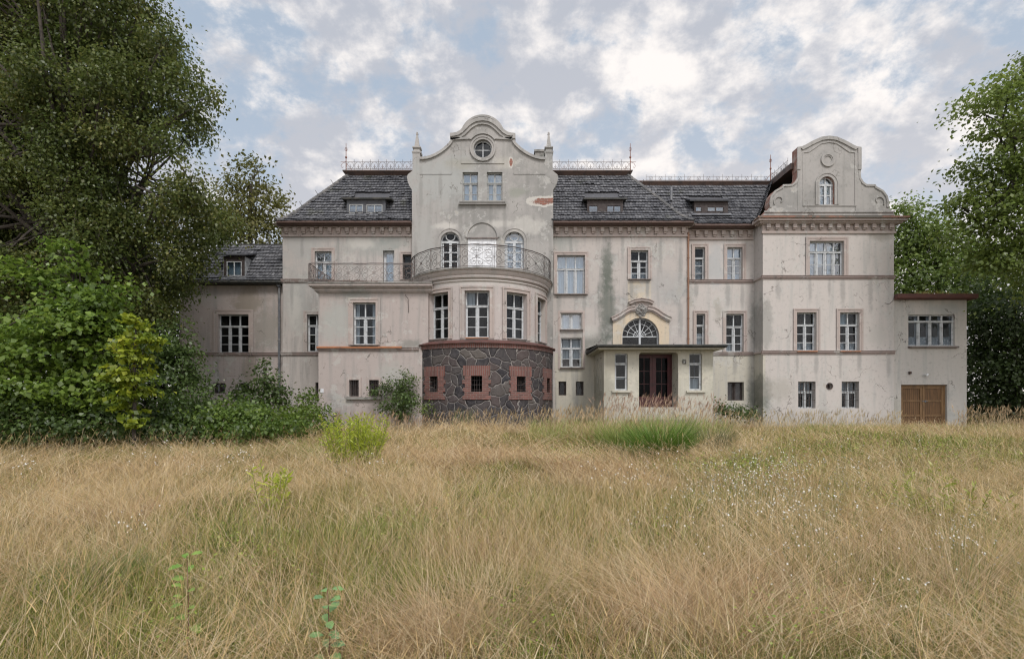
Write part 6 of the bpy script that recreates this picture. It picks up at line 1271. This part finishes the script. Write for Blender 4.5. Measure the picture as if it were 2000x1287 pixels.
x, y = gpx(1340, 1010, .15); stems('goldenrod', 'pale goldenrod stalks below the porch, among daisies', 'wild plant', x, y, 7, .3, .5, .3, ((.18, .22, .04), (.28, .31, .06)), .08, .22, group='goldenrod plants in the meadow', seed=33)
x, y = gpx(1850, 1010, .15); stems('goldenrod', 'yellowish goldenrod clump in the grass below the garage doors', 'wild plant', x, y, 46, .3, .6, .7, ((.26, .30, .05), (.38, .41, .08)), .10, .3, group='goldenrod plants in the meadow', seed=34)
x, y = gpx(1810, 965, .15); stems('goldenrod', 'single thin goldenrod group nearest under the right wing windows', 'wild plant', x, y, 22, .35, .65, .4, ((.26, .30, .05), (.38, .41, .08)), .10, .3, group='goldenrod plants in the meadow', seed=35)
def tussock(label, px, py, n, h, rad, cols, seed, w=.012):
    x, y = gpx(px, py, .05); a = RNG.uniform(0, 6.283, n); r = rad*.45*np.sqrt(RNG.random(n)); bx_, by_ = x+r*np.cos(a), y+r*np.sin(a); k = RNG.random(n)[:, None]; col = np.array(cols[0])*(1-k)+np.array(cols[1])*k
    V, Q, C, _ = blades(bx_, by_, h*RNG.uniform(.6, 1.2, n), math.pi/2-a+RNG.normal(0, .5, n), np.abs(RNG.normal(.15, .12, n))+r*.5, np.abs(RNG.normal(1.15, .35, n)), np.full(n, w), col, seg=5)
    acc = Acc(); acc.add(V, Q, C); ob = acc.obj('grass_tussock', M_GRASS, (x, y, float(zg(x, y)))); tag(ob, label, 'grass tuft')
tussock('big bright green grass tuft in front of the porch', 1290, 900, 1900, 1.15, .9, ((.05, .11, .015), (.18, .29, .045)), 1); tussock('smaller pale green grass tuft just left of the big bright tuft', 1215, 885, 1300, .95, 1.0, ((.12, .17, .035), (.30, .34, .09)), 4); tussock('low dark green grass tuft at the lower left', 170, 1165, 1100, .42, .55, ((.06, .12, .03), (.16, .22, .07)), 2, .006); tussock('greyish dry grass tuft right of the big green tuft', 1385, 882, 700, .9, .9, ((.15, .16, .07), (.26, .23, .13)), 3)
def sapling(label, px, Y, pytop, n, seed, cols):
    pr_ = random.Random(seed); x = X(px, Y); z = float(zg(x, Y)); zt_ = Z(pytop, Y); root = empty('oak_seedling', (x, Y, z), label, 'seedling'); mb = MB(); mb.tube([(x, Y, z), (x+.012, Y, (z+zt_)/2), (x, Y, zt_)], .005, 5, r1=.002); mb.build('stem', simple('red_stem', (.14, .06, .04), (.1, .07, .04), 9), root)
    vs = []; fs = []; lf = MB()
    for i in range(n):
        f = 1-(i/n)**1.1*.75; c = Vector((x, Y, z+(zt_-z)*f)); a = pr_.uniform(0, 6.28) if i > 3 else (i*1.7+.4); L = pr_.uniform(.06, .095); d_ = Vector((math.cos(a), math.sin(a)*.7, pr_.uniform(-.1, .5))).normalized(); s_ = d_.cross(Vector((0, -.45, 1))).normalized(); u_ = s_.cross(d_)
        c = c+d_*.02; out = [(0, 0)]+[(t, w_) for t, w_ in ((.2, .14), (.38, .27), (.5, .22), (.68, .27), (.85, .15))]+[(1, 0)]; L_ = [tuple(c+d_*(t*L)+s_*(w_*L)+u_*(w_*L*.35-t*t*L*.15)) for t, w_ in out]; R_ = [tuple(c+d_*(t*L)-s_*(w_*L)+u_*(w_*L*.35-t*t*L*.15)) for t, w_ in out]
        k = len(out); lf.add(L_+R_, [(q, q+1, k+q+1, k+q) for q in range(k-1)])
    m, nt, b = newmat('seedling_leaf'); pz = pos(nt); cc = mixc(nt, sstep(nt, noise(nt, pz, 12, 3), .4, .6), cols[0], cols[1]); nt.links.new(cc, b.inputs['Base Color']); b.inputs['Roughness'].default_value = .5
    lf.build('leaves', m, root)
sapling('oak seedling with red stem and bright leaves in the near grass, left one', 365, 3.3, 1085, 15, 3, ((.10, .19, .03), (.17, .25, .05)))
sapling('oak seedling with bluish green leaves in the near grass, lower one', 640, 3.0, 1150, 16, 4, ((.10, .19, .08), (.16, .26, .09)))
